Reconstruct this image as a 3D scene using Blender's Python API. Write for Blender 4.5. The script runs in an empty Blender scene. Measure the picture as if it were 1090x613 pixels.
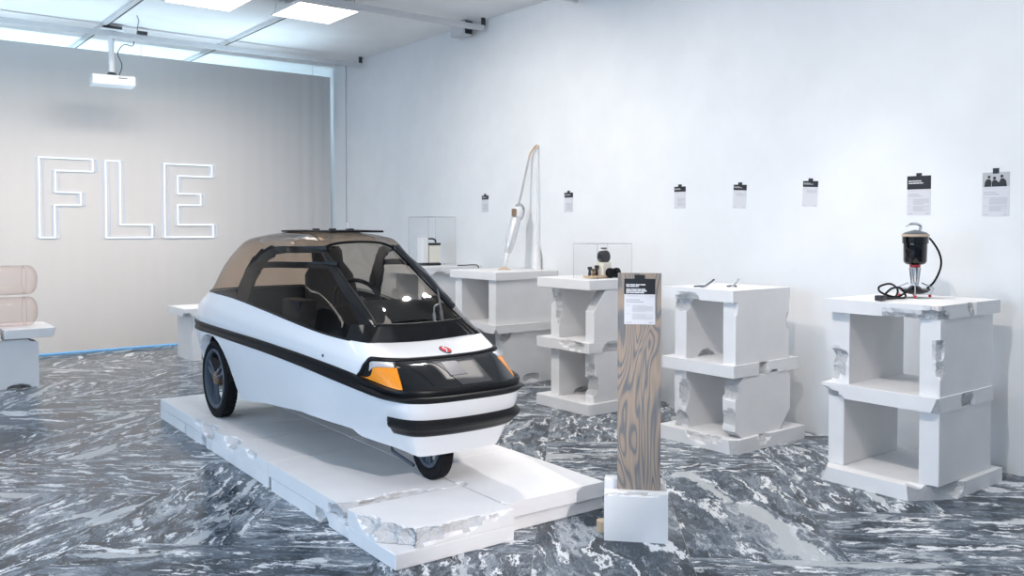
import bpy, bmesh, math, random
from mathutils import Vector, Matrix, noise
R = math.radians
random.seed(7)
SC = bpy.context.scene
COL = SC.collection

# ------------------------------------------------------------------ camera
YAW = math.atan(731 / 938.0)
cd = bpy.data.cameras.new('camera'); cam = bpy.data.objects.new('camera', cd); COL.objects.link(cam)
cam.location = (0, 0, 1.45)
cam.rotation_euler = (R(90 - 1.6), 0, -YAW)
cd.sensor_fit = 'HORIZONTAL'; cd.sensor_width = 36; cd.lens = 36 * 938 / 1090.0
cd.shift_y = -0.0351; cd.clip_start = .05; cd.clip_end = 60
SC.camera = cam
# ------------------------------------------------------------------ exposure, world, lights
SC.view_settings.view_transform = 'Standard'; SC.view_settings.look = 'None'
SC.view_settings.gamma = 1; SC.view_settings.use_curve_mapping = False
SC.view_settings.exposure = 0.43
PANEL_POWER = 4.2        # emission strength of the ceiling panels
W = bpy.data.worlds.new('world'); SC.world = W; W.use_nodes = True
W.node_tree.nodes['Background'].inputs[0].default_value = (.75, .85, 1, 1)
W.node_tree.nodes['Background'].inputs[1].default_value = 1.0

def area(name, loc, rot, sx, sy, power, col):
    l = bpy.data.lights.new(name, 'AREA'); l.shape = 'RECTANGLE'; l.size = sx; l.size_y = sy
    l.energy = power; l.color = col
    o = bpy.data.objects.new(name, l); COL.objects.link(o); o.location = loc; o.rotation_euler = rot
    return o
def spot(name, loc, target, power, angle, col=(1, .97, .93), blend=.5, rad=.05):
    l = bpy.data.lights.new(name, 'SPOT'); l.energy = power; l.spot_size = R(angle); l.spot_blend = blend
    l.color = col; l.shadow_soft_size = rad
    o = bpy.data.objects.new(name, l); COL.objects.link(o); o.location = loc
    o.rotation_euler = (Vector(target) - Vector(loc)).to_track_quat('-Z', 'Y').to_euler()
    return o
area('window_daylight', (-3.95, 3.2, 2.0), (0, R(-90), 0), 2.2, 6.0, 165, (.53, .74, 1))
spot('track_spot_a', (2.2, 1.95, 3.5), (5.3, 2.1, .8), 142, 104, (1, .94, .88), 1, .03)
spot('track_spot_b', (2.4, 4.0, 3.5), (5.3, 4.2, .9), 76, 98, (1, .94, .89), 1, .05)
spot('fill_spot_h', (4.4, 3.2, 3.5), (4.95, 3.1, 1.0), 62, 62, (1, .95, .91), 1, .04)  # unseen fill spot added to brighten the stand tops
spot('track_spot_c', (2.8, 6.1, 3.5), (5.3, 6.4, 1.2), 150, 104, (1, .93, .86), 1, .06)
spot('track_spot_d', (4.0, 5.0, 3.5), (2.5, 4.3, .5), 130, 70, (1, .95, .90), 1, .03)
spot('fill_spot_f', (1.6, .4, 3.5), (2.9, 3.2, .4), 50, 60, (1, .92, .90), 1, .02)  # unseen fill spot added on the camera side to brighten plank and fronts
spot('fill_spot_g', (1.7, -2.5, 3.2), (2.45, 3.5, .55), 860, 17, (1, .93, .91), .7, .03)  # unseen narrow spot added behind the camera to lift the car's nose
area('curtain_fill', (1.8, 8.7, 3.42), (R(40), 0, 0), 5.0, .12, 34, (1, .89, .80)).data.spread = R(95)  # unseen area lamp added to brighten the curtain
for x in (.0, 1.5, 3.0): spot('ceiling_fill_spot', (x, 9.7, 2.0), (x, 9.6, 3.6), 52, 128, (.62, .84, 1), 1.0, .02)  # unseen spots added in mid-air to give the ceiling its blue glow
spot('ceiling_fill_spot', (4.0, 9.7, 2.5), (3.9, 9.6, 3.6), 26, 105, (.62, .84, 1), 1.0, .02)
for x in (.4, 2.2, 4.0): spot('backroom_fill_spot', (x, 11.6, 1.8), (x, 11.6, 3.6), 80, 150, (.62, .85, 1), 1.0, .05)  # unseen spots added behind the curtain to light the ceiling there blue
# many thin transparent sheets lie behind one another (canopy, cases)
SC.cycles.transparent_max_bounces = 24
SC.cycles.max_bounces = 8

# ------------------------------------------------------------------ materials
def mat(name, col=(.8, .8, .8), rough=.5, metal=0, **kw):
    m = bpy.data.materials.new(name); m.use_nodes = True
    b = m.node_tree.nodes['Principled BSDF']
    b.inputs['Base Color'].default_value = (*col, 1); b.inputs['Roughness'].default_value = rough
    b.inputs['Metallic'].default_value = metal
    for k, v in kw.items(): b.inputs[k.replace('_', ' ')].default_value = v
    return m
class NT:
    def __init__(s, m): s.t = m.node_tree; s.b = s.t.nodes.get('Principled BSDF'); s.out = s.t.nodes['Material Output']
    def n(s, typ, **kw):
        x = s.t.nodes.new(typ)
        for k, v in kw.items(): setattr(x, k, v)
        return x
    def l(s, a, b): s.t.links.new(a, b)
    def val(s, x, **kw):
        for k, v in kw.items(): x.inputs[k.replace('_', ' ')].default_value = v
        return x
    def ramp(s, fac, stops):
        r = s.n('ShaderNodeValToRGB'); e = r.color_ramp.elements
        while len(e) < len(stops): e.new(.5)
        for i, (p, c) in enumerate(stops): e[i].position = p; e[i].color = (*c, 1)
        s.l(fac, r.inputs[0]); return r
    def noise(s, vec, scale, detail=4, rough=.55, dist=0):
        x = s.n('ShaderNodeTexNoise'); s.val(x, Scale=scale, Detail=detail, Roughness=rough, Distortion=dist)
        if vec is not None: s.l(vec, x.inputs['Vector'])
        return x
    def bump(s, h, strength, dist):
        x = s.n('ShaderNodeBump'); s.val(x, Strength=strength, Distance=dist)
        s.l(h, x.inputs['Height']); s.l(x.outputs[0], s.b.inputs['Normal']); return x
    def mapping(s, src, scale=(1, 1, 1), rot=(0, 0, 0)):
        x = s.n('ShaderNodeMapping'); x.inputs['Scale'].default_value = scale; x.inputs['Rotation'].default_value = rot
        s.l(src, x.inputs['Vector']); return x.outputs[0]
    def pos(s): return s.n('ShaderNodeNewGeometry').outputs['Position']
    def obj(s): return s.n('ShaderNodeTexCoord').outputs['Object']

def wall_mat(name, col, sc=3):
    m = mat(name, col, .85); t = NT(m)
    n = t.noise(t.pos(), 220, 3); t.bump(n.outputs[0], .06, .002)
    n2 = t.noise(t.pos(), sc, 3)
    r = t.ramp(n2.outputs[0], [(.3, tuple(c * .97 for c in col)), (.7, tuple(min(1, c * 1.02) for c in col))])
    t.l(r.outputs[0], t.b.inputs['Base Color']); return m
M_WALL = wall_mat('white_wall', (.80, .81, .82))
M_CEIL = wall_mat('white_ceiling', (.86, .86, .86))

def aerated(name, col, rough_face):
    m = mat(name, col, .92); t = NT(m); p = t.pos()
    if rough_face:
        n = t.noise(p, 45, 6, .7); v = t.n('ShaderNodeTexVoronoi'); t.l(p, v.inputs['Vector']); t.val(v, Scale=170.)
        a = t.n('ShaderNodeMath', operation='ADD'); t.l(n.outputs[0], a.inputs[0]); t.l(v.outputs[0], a.inputs[1])
        t.bump(a.outputs[0], .9, .006)
        r = t.ramp(n.outputs[0], [(.35, tuple(c * .90 for c in col)), (.65, col)])
    else:
        n = t.noise(t.mapping(p, (6, 6, 260)), 1, 2); n3 = t.noise(p, 300, 2)
        a = t.n('ShaderNodeMath', operation='ADD'); t.l(n.outputs[0], a.inputs[0]); t.l(n3.outputs[0], a.inputs[1])
        t.bump(a.outputs[0], .25, .002)
        n4 = t.noise(p, 5, 4)
        r = t.ramp(n4.outputs[0], [(.35, tuple(c * .96 for c in col)), (.65, col)])
    t.l(r.outputs[0], t.b.inputs['Base Color']); return m
M_YT = aerated('aerated_concrete', (.84, .835, .84), False)
M_YR = aerated('aerated_concrete_broken', (.68, .68, .69), True)

# marble herringbone floor
M_FL = mat('grey_marble', (.1, .1, .1), .16); t = NT(M_FL)
uv = t.n('ShaderNodeUVMap').outputs[0]
mp = t.mapping(uv, (1.5, 3.6, 1))
d1 = t.noise(mp, 1.1, 6, .65)
def warp(src, sx, sy):
    x = t.n('ShaderNodeVectorMath', operation='MULTIPLY_ADD'); t.l(d1.outputs['Color'], x.inputs[0]); x.inputs[1].default_value = (sx, sy, 0); t.l(src, x.inputs[2]); return x.outputs[0]
n1 = t.noise(warp(mp, 2.4, 3.2), 1.9, 14, .70, .2)
base = t.ramp(n1.outputs[0], [(.32, (.020, .027, .036)), (.45, (.042, .055, .070)), (.51, (.105, .132, .165)), (.56, (.185, .22, .26)), (.63, (.46, .49, .52))])
n2 = t.noise(warp(t.mapping(uv, (2.6, 12, 1)), 2.6, 5.0), 1.5, 10, .64, .3)
st = t.ramp(n2.outputs[0], [(.555, (0, 0, 0)), (.585, (1, 1, 1))])
n4 = t.noise(warp(t.mapping(uv, (6, 22, 1)), 5.0, 9.0), 1.5, 8, .7, .3)
st2 = t.ramp(n4.outputs[0], [(.57, (0, 0, 0)), (.62, (.8, .8, .8))])
n3 = t.noise(warp(t.mapping(uv, (.7, 2.6, 1)), .5, .8), 1.4, 3, .5, .3)
bl = t.ramp(n3.outputs[0], [(.615, (0, 0, 0)), (.628, (.85, .85, .85))])
def lay(fac, a, col):
    x = t.n('ShaderNodeMixRGB'); t.l(fac, x.inputs[0]); t.l(a, x.inputs[1]); x.inputs[2].default_value = (*col, 1); return x
mx0 = lay(st2.outputs[0], base.outputs[0], (.34, .385, .43))
mx = lay(st.outputs[0], mx0.outputs[0], (.78, .80, .82))
mx2 = lay(bl.outputs[0], mx.outputs[0], (.55, .58, .60))
t.l(mx2.outputs[0], t.b.inputs['Base Color']); t.b.inputs['Specular IOR Level'].default_value = .22
M_GROUT = mat('grout', (.30, .31, .32), .5)

# wood plank
M_WOOD = mat('stained_pine', (.4, .3, .2), .55); t = NT(M_WOOD); p = t.obj()
mp = t.mapping(p, (8.5, 1, 1.5)); nn = t.noise(mp, 1.0, 2, .45, .5)
ml = t.n('ShaderNodeMath', operation='MULTIPLY'); t.l(nn.outputs[0], ml.inputs[0]); ml.inputs[1].default_value = 34
fr = t.n('ShaderNodeMath', operation='PINGPONG'); t.l(ml.outputs[0], fr.inputs[0]); fr.inputs[1].default_value = 1.0
rr = t.ramp(fr.outputs[0], [(.10, (.385, .30, .235)), (.52, (.33, .27, .22)), (.74, (.205, .20, .20)), (.95, (.17, .172, .18))])
fn = t.noise(t.mapping(p, (160, 1, 4)), 1, 3); mm = t.n('ShaderNodeMixRGB', blend_type='MULTIPLY'); mm.inputs[0].default_value = .5
r2 = t.ramp(fn.outputs[0], [(.35, (.7, .7, .7)), (.6, (1, 1, 1))])
t.l(rr.outputs[0], mm.inputs[1]); t.l(r2.outputs[0], mm.inputs[2]); t.l(mm.outputs[0], t.b.inputs['Base Color'])
t.bump(fn.outputs[0], .2, .001)

# curtain fabric
M_CURT = mat('grey_fabric', (.64, .625, .61), .9); t = NT(M_CURT)
w1 = t.noise(t.mapping(t.pos(), (400, 1, 30)), 1, 2); t.bump(w1.outputs[0], .15, .001)

def black(m, c, spec):
    b = m.node_tree.nodes['Principled BSDF']; b.inputs['Base Color'].default_value = (*c, 1); b.inputs['Specular IOR Level'].default_value = spec; return m
def paint(name, col, rough=.25, coat=0): return mat(name, col, rough, 0, Coat_Weight=coat)
def speck(name, col, rough, sc=300, st=.1):
    m = mat(name, col, rough); t = NT(m); n = t.noise(t.obj(), sc, 2); t.bump(n.outputs[0], st, .001); return m
M_CARW = mat('white_car_paint', (.84, .85, .87), .22, 0, Coat_Weight=.6, Coat_Roughness=.05); t = NT(M_CARW)
n = t.noise(t.obj(), 2.2, 2); t.bump(n.outputs[0], .03, .02)
M_BLKG = mat('black_gloss', (.008, .009, .011), .06, 0, Coat_Weight=.5); NT(M_BLKG)
M_BLKP = speck('black_plastic', (.018, .019, .022), .38)
M_COWL = speck('black_cowl', (.02, .021, .023), .12, 30, .02)
black(M_BLKP, (.006, .0065, .008), .22); black(M_BLKG, (.003, .003, .004), .4); black(M_COWL, (.006, .006, .007), .45)
M_RUB = speck('tyre_rubber', (.016, .016, .018), .75, 200, .3)
M_RIM = speck('blue_grey_rim', (.10, .125, .16), .35)
black(M_RUB, (.010, .010, .012), .2); black(M_RIM, (.075, .095, .125), .4)
M_METAL = speck('brushed_metal', (.55, .55, .56), .28, 200, .05); M_METAL.node_tree.nodes['Principled BSDF'].inputs['Metallic'].default_value = 1
M_GUN = speck('dark_grey_metal', (.10, .105, .115), .4, 200, .05)
M_SILV = mat('silver_plastic', (.74, .74, .75), .22, .35)
M_CHROME = mat('chrome', (.75, .75, .77), .09, 1)
M_BRONZE = speck('bronze', (.35, .24, .16), .4); M_BRONZE.node_tree.nodes['Principled BSDF'].inputs['Metallic'].default_value = .7
M_BEAM = speck('painted_beam', (.62, .62, .63), .4, 100, .05)
M_DARKG = speck('dark_grey_upholstery', (.03, .031, .035), .6, 150, .3)
M_LINER = speck('dark_liner', (.05, .045, .042), .8, 80, .2)
black(M_DARKG, (.012, .012, .015), .2); black(M_LINER, (.03, .026, .024), .1)
M_ORANGE = mat('orange_lens', (.80, .27, .012), .12, 0, Coat_Weight=.5); t = NT(M_ORANGE)
w = t.n('ShaderNodeTexWave'); t.l(t.obj(), w.inputs['Vector']); t.val(w, Scale=60.); t.bump(w.outputs[1], .3, .002)
M_CLEARL = mat('clear_lens', (.46, .47, .50), .16, .2); t = NT(M_CLEARL)
w = t.n('ShaderNodeTexWave'); t.l(t.obj(), w.inputs['Vector']); t.val(w, Scale=50.); t.bump(w.outputs[1], .4, .002)
M_HEADL = speck('headlamp_behind_smoked_glass', (.13, .13, .15), .35, 60, .6)
M_SMOKE = speck('smoked_pane', (.10, .105, .115), .08, 20, .0)
M_RED = speck('red_enamel', (.62, .05, .05), .25)
M_NAVY = speck('navy_enamel', (.02, .025, .05), .3)
black(M_SMOKE, (.05, .052, .058), .4)
M_WHITE = speck('white_plastic', (.82, .82, .82), .35)
M_CREAM = speck('cream_plastic', (.80, .76, .66), .4)
M_TAN = speck('tan_plastic', (.62, .46, .30), .45)
M_DK = speck('charcoal_plastic', (.03, .03, .035), .4)
M_BLK = speck('black_print', (.012, .013, .018), .5)
M_PAPER = speck('paper', (.66, .66, .69), .6)
M_INK = speck('grey_ink', (.42, .42, .45), .7)
M_INKW = speck('white_ink', (.7, .7, .72), .7)
M_GREYP = speck('grey_print', (.48, .48, .49), .7)

def emis(name, col, st):
    m = bpy.data.materials.new(name); m.use_nodes = True; t = m.node_tree
    t.nodes.remove(t.nodes['Principled BSDF']); e = t.nodes.new('ShaderNodeEmission')
    e.inputs[0].default_value = (*col, 1); e.inputs[1].default_value = st
    t.links.new(e.outputs[0], t.nodes['Material Output'].inputs[0]); return m
M_PANEL = emis('light_panel', (1, .95, .90), PANEL_POWER)
M_PROJ = emis('projected_light', (.78, .88, 1), 1.1)
M_GHOST = emis('projected_light_faint', (.60, .72, .92), .80)
M_LED = emis('blue_led', (.22, .52, .9), .8)

def sheer(name, face, edge, gloss=.03, rough=.02, ior=1.45):
    """thin transparent sheet: transmission tint falls off with viewing slant, Fresnel gloss on top"""
    m = bpy.data.materials.new(name); m.use_nodes = True; tr = m.node_tree; tr.nodes.remove(tr.nodes['Principled BSDF'])
    t = NT(m); lw = t.n('ShaderNodeLayerWeight'); lw.inputs[0].default_value = .35
    mx = t.n('ShaderNodeMixRGB'); t.l(lw.outputs['Facing'], mx.inputs[0])
    mx.inputs[1].default_value = (*face, 1); mx.inputs[2].default_value = (*edge, 1)
    tp = t.n('ShaderNodeBsdfTransparent'); t.l(mx.outputs[0], tp.inputs[0])
    gl = t.n('ShaderNodeBsdfGlossy'); gl.inputs['Roughness'].default_value = rough
    pw = t.n('ShaderNodeMath', operation='POWER'); lw2 = t.n('ShaderNodeLayerWeight'); lw2.inputs[0].default_value = .5
    t.l(lw2.outputs['Facing'], pw.inputs[0]); pw.inputs[1].default_value = 5
    fr = t.n('ShaderNodeMath', operation='MULTIPLY_ADD'); t.l(pw.outputs[0], fr.inputs[0]); fr.inputs[1].default_value = .8; fr.inputs[2].default_value = ((ior - 1) / (ior + 1)) ** 2
    ms = t.n('ShaderNodeMixShader'); t.l(fr.outputs[0], ms.inputs[0]); t.l(tp.outputs[0], ms.inputs[1]); t.l(gl.outputs[0], ms.inputs[2])
    t.l(ms.outputs[0], t.out.inputs[0]); return m
M_TINT = sheer('brown_tinted_perspex', (.97, .855, .74), (.50, .43, .38))
M_WS = sheer('windscreen_glass', (.90, .90, .88), (.72, .73, .71))
M_ACR = sheer('acrylic', (.995, .995, .995), (.965, .97, .97), ior=1.12)
M_ACRE = sheer('acrylic_edge', (.90, .905, .91), (.82, .83, .84))
M_INFL = sheer('pink_vinyl', (.965, .93, .915), (.86, .78, .76), rough=.16, ior=1.5)
tt = NT(M_INFL); nz = tt.noise(tt.mapping(tt.obj(), (3, 14, 14)), 1.5, 4); bp = tt.n('ShaderNodeBump'); tt.val(bp, Strength=.7, Distance=.03); tt.l(nz.outputs[0], bp.inputs['Height'])
for nd in M_INFL.node_tree.nodes:
    if nd.type == 'BSDF_GLOSSY': tt.l(bp.outputs[0], nd.inputs['Normal'])

# ------------------------------------------------------------------ mesh helpers
def finish(name, bm, mats, parent=None, smooth=False, world=False):
    """link bm as one mesh object; world=True: the vertices are world coordinates below an unrotated parent"""
    if world and parent is not None: bmesh.ops.translate(bm, verts=bm.verts, vec=-Vector(parent.location))
    bmesh.ops.recalc_face_normals(bm, faces=bm.faces)
    me = bpy.data.meshes.new(name); bm.to_mesh(me); bm.free()
    for m in (mats if isinstance(mats, (list, tuple)) else [mats]): me.materials.append(m)
    if smooth:
        for p in me.polygons: p.use_smooth = True
        try: me.set_sharp_from_angle(angle=R(40))
        except Exception: pass
    o = bpy.data.objects.new(name, me); COL.objects.link(o)
    if parent is not None: o.parent = parent
    return o
def tag(o, label, cat, group=None):
    o['label'] = label; o['category'] = cat
    if group: o['group'] = group
    return o
def thing(name, label, cat, loc=(0, 0, 0), rz=0, group=None):
    o = bpy.data.objects.new(name, None); COL.objects.link(o); o.location = loc; o.rotation_euler = (0, 0, rz)
    o.empty_display_size = .1
    return tag(o, label, cat, group)
def struct(o): o['kind'] = 'structure'; return o
def rebase(o):
    """move a parentless mesh's origin to the middle of its underside"""
    vs = [v.co for v in o.data.vertices]
    c = Vector(((min(v.x for v in vs) + max(v.x for v in vs)) / 2, (min(v.y for v in vs) + max(v.y for v in vs)) / 2, min(v.z for v in vs)))
    o.data.transform(Matrix.Translation(-c)); o.location = c; return o

def box(bm, x0, x1, y0, y1, z0, z1, bev=0, mi=0, M=None):
    vs = [bm.verts.new(((x1 if i & 1 else x0), (y1 if i & 2 else y0), (z1 if i & 4 else z0))) for i in range(8)]
    fs = [bm.faces.new([vs[i] for i in q]) for q in ((0, 2, 3, 1), (4, 5, 7, 6), (0, 1, 5, 4), (2, 6, 7, 3), (0, 4, 6, 2), (1, 3, 7, 5))]
    for f in fs: f.material_index = mi
    if bev:
        es = {e for f in fs for e in f.edges}
        r = bmesh.ops.bevel(bm, geom=list(es), offset=bev, segments=2, affect='EDGES', profile=.7)
        vs = list({v for f in r['faces'] for v in f.verts} | {v for v in vs if v.is_valid})
    if M is not None: bmesh.ops.transform(bm, matrix=M, verts=[v for v in vs if v.is_valid])
    return vs
def frames(pts, closed=False):
    n = len(pts); out = []; up = None
    for i in range(n):
        a = pts[(i - 1) % n] if (closed or i) else pts[0]; b = pts[(i + 1) % n] if (closed or i < n - 1) else pts[-1]
        d = (Vector(b) - Vector(a)).normalized()
        if up is None:
            up = Vector((0, 0, 1)) if abs(d.z) < .9 else Vector((1, 0, 0))
        s = d.cross(up)
        if s.length < 1e-5: s = d.orthogonal()
        s.normalize(); u = s.cross(d).normalized(); up = u
        out.append((s, u))
    return out
def tube(bm, pts, r, seg=10, closed=False, cap=True, mi=0, flat=None):
    """swept tube; r a number or a list; flat=(rx, rz) makes an elliptic section"""
    pts = [Vector(p) for p in pts]; fr = frames(pts, closed); rings = []
    for i, (p, (s, u)) in enumerate(zip(pts, fr)):
        rr = r[i] if isinstance(r, (list, tuple)) else r
        rx, rz = flat if flat else (rr, rr)
        rings.append([bm.verts.new(p + s * (math.cos(2 * math.pi * k / seg) * rx) + u * (math.sin(2 * math.pi * k / seg) * rz)) for k in range(seg)])
    m = len(rings)
    for i in range(m if closed else m - 1):
        A, B = rings[i], rings[(i + 1) % m]
        for k in range(seg):
            f = bm.faces.new((A[k], A[(k + 1) % seg], B[(k + 1) % seg], B[k])); f.material_index = mi
    if cap and not closed:
        bm.faces.new(rings[0][::-1]).material_index = mi; bm.faces.new(rings[-1]).material_index = mi
def lathe(bm, prof, c, axis='z', seg=40, closed=False, mi=0):
    """prof: (radius, height); revolve about axis through c"""
    rings = []
    for r, h in prof:
        ring = []
        for k in range(seg):
            a = 2 * math.pi * k / seg; x, y = r * math.cos(a), r * math.sin(a)
            p = {'z': (x, y, h), 'x': (h, x, y), 'y': (x, h, y)}[axis]
            ring.append(bm.verts.new(Vector(c) + Vector(p)))
        rings.append(ring)
    n = len(rings)
    for i in range(n if closed else n - 1):
        A, B = rings[i], rings[(i + 1) % n]
        for k in range(seg):
            bm.faces.new((A[k], A[(k + 1) % seg], B[(k + 1) % seg], B[k])).material_index = mi
    if not closed:
        if prof[0][0] > 1e-4: bm.faces.new(rings[0][::-1]).material_index = mi
        if prof[-1][0] > 1e-4: bm.faces.new(rings[-1]).material_index = mi
def catmull(pts, sub=6, closed=False):
    pts = [Vector(p) for p in pts]; n = len(pts); out = []
    for i in range(n if closed else n - 1):
        p0 = pts[(i - 1) % n] if (closed or i > 0) else pts[0] * 2 - pts[1]
        p1 = pts[i]; p2 = pts[(i + 1) % n]
        p3 = pts[(i + 2) % n] if (closed or i < n - 2) else pts[-1] * 2 - pts[-2]
        for k in range(sub):
            u = k / sub
            out.append(.5 * ((2 * p1) + (p2 - p0) * u + (2 * p0 - 5 * p1 + 4 * p2 - p3) * u * u + (3 * p1 - p0 - 3 * p2 + p3) * u ** 3))
    if not closed: out.append(pts[-1])
    return out
def prism(bm, pts, d, mi=0):
    """closed polygon pts (3D) extruded by vector d"""
    a = [bm.verts.new(p) for p in pts]; b = [bm.verts.new(Vector(p) + Vector(d)) for p in pts]; n = len(a)
    bm.faces.new(a).material_index = mi; bm.faces.new(b[::-1]).material_index = mi
    for i in range(n): bm.faces.new((a[i], b[i], b[(i + 1) % n], a[(i + 1) % n])).material_index = mi

# aerated concrete slab with broken places
def slab(x0, x1, y0, y1, z0, z1, chips=(), cuts=(), res=.022):
    """chips: (cx, cy, cz, rx, ry, rz) bites; cuts: (point, normal) planes, the side the normal points to is gone"""
    bm = bmesh.new()
    if not chips:
        box(bm, x0, x1, y0, y1, z0, z1)
    else:
        nx, ny, nz = [max(1, round(abs(b - a) / res)) for a, b in ((x0, x1), (y0, y1), (z0, z1))]
        V = {}
        def v(i, j, k):
            if (i, j, k) not in V:
                V[(i, j, k)] = bm.verts.new((x0 + (x1 - x0) * i / nx, y0 + (y1 - y0) * j / ny, z0 + (z1 - z0) * k / nz))
            return V[(i, j, k)]
        for i in range(nx):
            for j in range(ny):
                for k in (0, nz): bm.faces.new((v(i, j, k), v(i + 1, j, k), v(i + 1, j + 1, k), v(i, j + 1, k)))
        for i in range(nx):
            for k in range(nz):
                for j in (0, ny): bm.faces.new((v(i, j, k), v(i + 1, j, k), v(i + 1, j, k + 1), v(i, j, k + 1)))
        for j in range(ny):
            for k in range(nz):
                for i in (0, nx): bm.faces.new((v(i, j, k), v(i, j + 1, k), v(i, j + 1, k + 1), v(i, j, k + 1)))
        cen = Vector(((x0 + x1) / 2, (y0 + y1) / 2, (z0 + z1) / 2)); moved = set()
        for cx, cy, cz, rx, ry, rz in chips:
            c = Vector((cx, cy, cz)); d = Vector((max(x0 + .05, min(x1 - .05, cx)) - cx + (cen.x - cx) * .08, max(y0 + .05, min(y1 - .05, cy)) - cy + (cen.y - cy) * .08, (cen.z - cz) * .8))
            d = Vector((d.x / rx, d.y / ry, d.z / rz)).normalized()
            for w in bm.verts:
                q = w.co - c; q = Vector((q.x / rx, q.y / ry, q.z / rz))
                wob = 1 + .30 * noise.noise(w.co * 9) + .16 * noise.noise(w.co * 31)
                L = q.length / wob
                if L < 1:
                    tq = q / wob + d * (1 - L) * 1.4
                    if tq.length > 1e-6: tq.normalize()
                    tq *= wob
                    nw = c + Vector((tq.x * rx, tq.y * ry, tq.z * rz)) + Vector((noise.noise(w.co * 60), noise.noise(w.co * 60 + Vector((9, 0, 0))), noise.noise(w.co * 60 + Vector((0, 9, 0))))) * .006
                    nw = Vector((max(x0, min(x1, nw.x)), max(y0, min(y1, nw.y)), max(z0, min(z1, nw.z))))
                    w.co = nw; moved.add(w)
        for f in bm.faces:
            if sum(1 for w in f.verts if w in moved) >= 3: f.material_index = 1
    for p, nrm in cuts:
        bmesh.ops.bisect_plane(bm, geom=bm.verts[:] + bm.edges[:] + bm.faces[:], plane_co=Vector(p), plane_no=Vector(nrm), clear_outer=True, dist=1e-5)
        be = [e for e in bm.edges if e.is_boundary]
        r = bmesh.ops.holes_fill(bm, edges=be, sides=0)
        for f in r['faces']: f.material_index = 1
    if not chips:
        bmesh.ops.bevel(bm, geom=bm.edges[:], offset=.004, segments=1, affect='EDGES')
    return bm
YM = [M_YT, M_YR]

# ------------------------------------------------------------------ room
XW, YC, ZC = 5.48, 11.0, 3.615
bm = bmesh.new(); uvl = bm.loops.layers.uv.new('UVMap')
th = R(48); dn = Vector((math.sin(th), -math.cos(th), 0)); dm = Vector((math.cos(th), math.sin(th), 0)); TW = .69; G = .0011
XMIN, XMAX, YMIN, YMAX = -4.0, XW, -4.0, 12.2
def P(n, m, z=0): v = dn * n + dm * m; return Vector((v.x, v.y, z))
def clip(poly):
    for ax, s, lim in ((0, 1, XMIN), (0, -1, XMAX), (1, 1, YMIN), (1, -1, YMAX)):
        out = []
        for i in range(len(poly)):
            a, b = poly[i], poly[(i + 1) % len(poly)]; da, db = s * (a[ax] - lim), s * (b[ax] - lim)
            if da >= 0: out.append(a)
            if (da < 0) != (db < 0): out.append(a.lerp(b, da / (da - db)))
        poly = out
        if not poly: return None
    return poly
rnd = random.Random(3)
for i in range(-26, 26):
    for j in range(-26, 26):
        s = (i - j + 3) % 4
        if s == 0: w, h = 2, 1
        elif s == 3: w, h = 1, 2
        else: continue
        n0, n1, m0, m1 = .51 + TW * i + G, .51 + TW * (i + w) - G, 3.88 + TW * j + G, 3.88 + TW * (j + h) - G
        poly = clip([P(n0, m0), P(n1, m0), P(n1, m1), P(n0, m1)])
        if not poly or len(poly) < 3: continue
        f = bm.faces.new([bm.verts.new(q) for q in poly]); ou, ov = rnd.uniform(0, 40), rnd.uniform(0, 40); sk = rnd.uniform(-.35, .35)
        sc = rnd.choice((.6, .8, 1, 1.3))
        for lp in f.loops:
            q = lp.vert.co; qn, qm = q.dot(dn), q.dot(dm)
            u, v = (qn, qm) if w == 2 else (qm, qn)
            lp[uvl].uv = (ou + u * sc + v * sk, ov + (v - u * sk * .6) * sc)
f = bm.faces.new([bm.verts.new(q) for q in ((XMIN, YMIN, -.0015), (XMAX, YMIN, -.0015), (XMAX, YMAX, -.0015), (XMIN, YMAX, -.0015))]); f.material_index = 1
struct(finish('floor', bm, [M_FL, M_GROUT]))
def plain(name, args, m, bev=0):
    bm = bmesh.new()
    for a in args: box(bm, *a, bev=bev)
    return struct(finish(name, bm, m))
plain('wall_right', [(XW, XW + .15, YMIN, YMAX, -.05, ZC)], M_WALL)
plain('wall_back', [(XMIN, XW, YMAX, YMAX + .15, -.05, ZC)], M_WALL)
plain('wall_front', [(XMIN, XW, YMIN - .15, YMIN, -.05, ZC)], M_WALL)
plain('wall_left', [(XMIN - .15, XMIN, YMIN, .2, -.05, ZC), (XMIN - .15, XMIN, 6.2, YMAX, -.05, ZC), (XMIN - .15, XMIN, .2, 6.2, -.05, .9), (XMIN - .15, XMIN, .2, 6.2, 3.1, ZC)], M_WALL)
plain('ceiling', [(XMIN, XW, YMIN, YMAX, ZC, ZC + .1)], M_CEIL)
plain('window_1', [(XMIN - .1, XMIN - .05, y - .03, y + .03, .9, 3.1) for y in (.23, 2.2, 4.2, 6.17)] + [(XMIN - .1, XMIN - .05, .26, 6.14, z, z + .05) for z in (.9, 3.05)], M_WHITE)
# ceiling seams (thin painted rails running into the depth)
plain('trim_1', [(2.34, 2.385, 4.0, 12.1, ZC - .030, ZC)], M_BEAM)
plain('trim_3', [(2.386, 2.397, 4.0, 12.1, ZC - .034, ZC)], M_DK)
plain('trim_2', [(3.69, 3.735, 4.0, 12.1, ZC - .030, ZC)], M_BEAM)
plain('trim_4', [(3.736, 3.747, 4.0, 12.1, ZC - .034, ZC)], M_DK)

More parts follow.
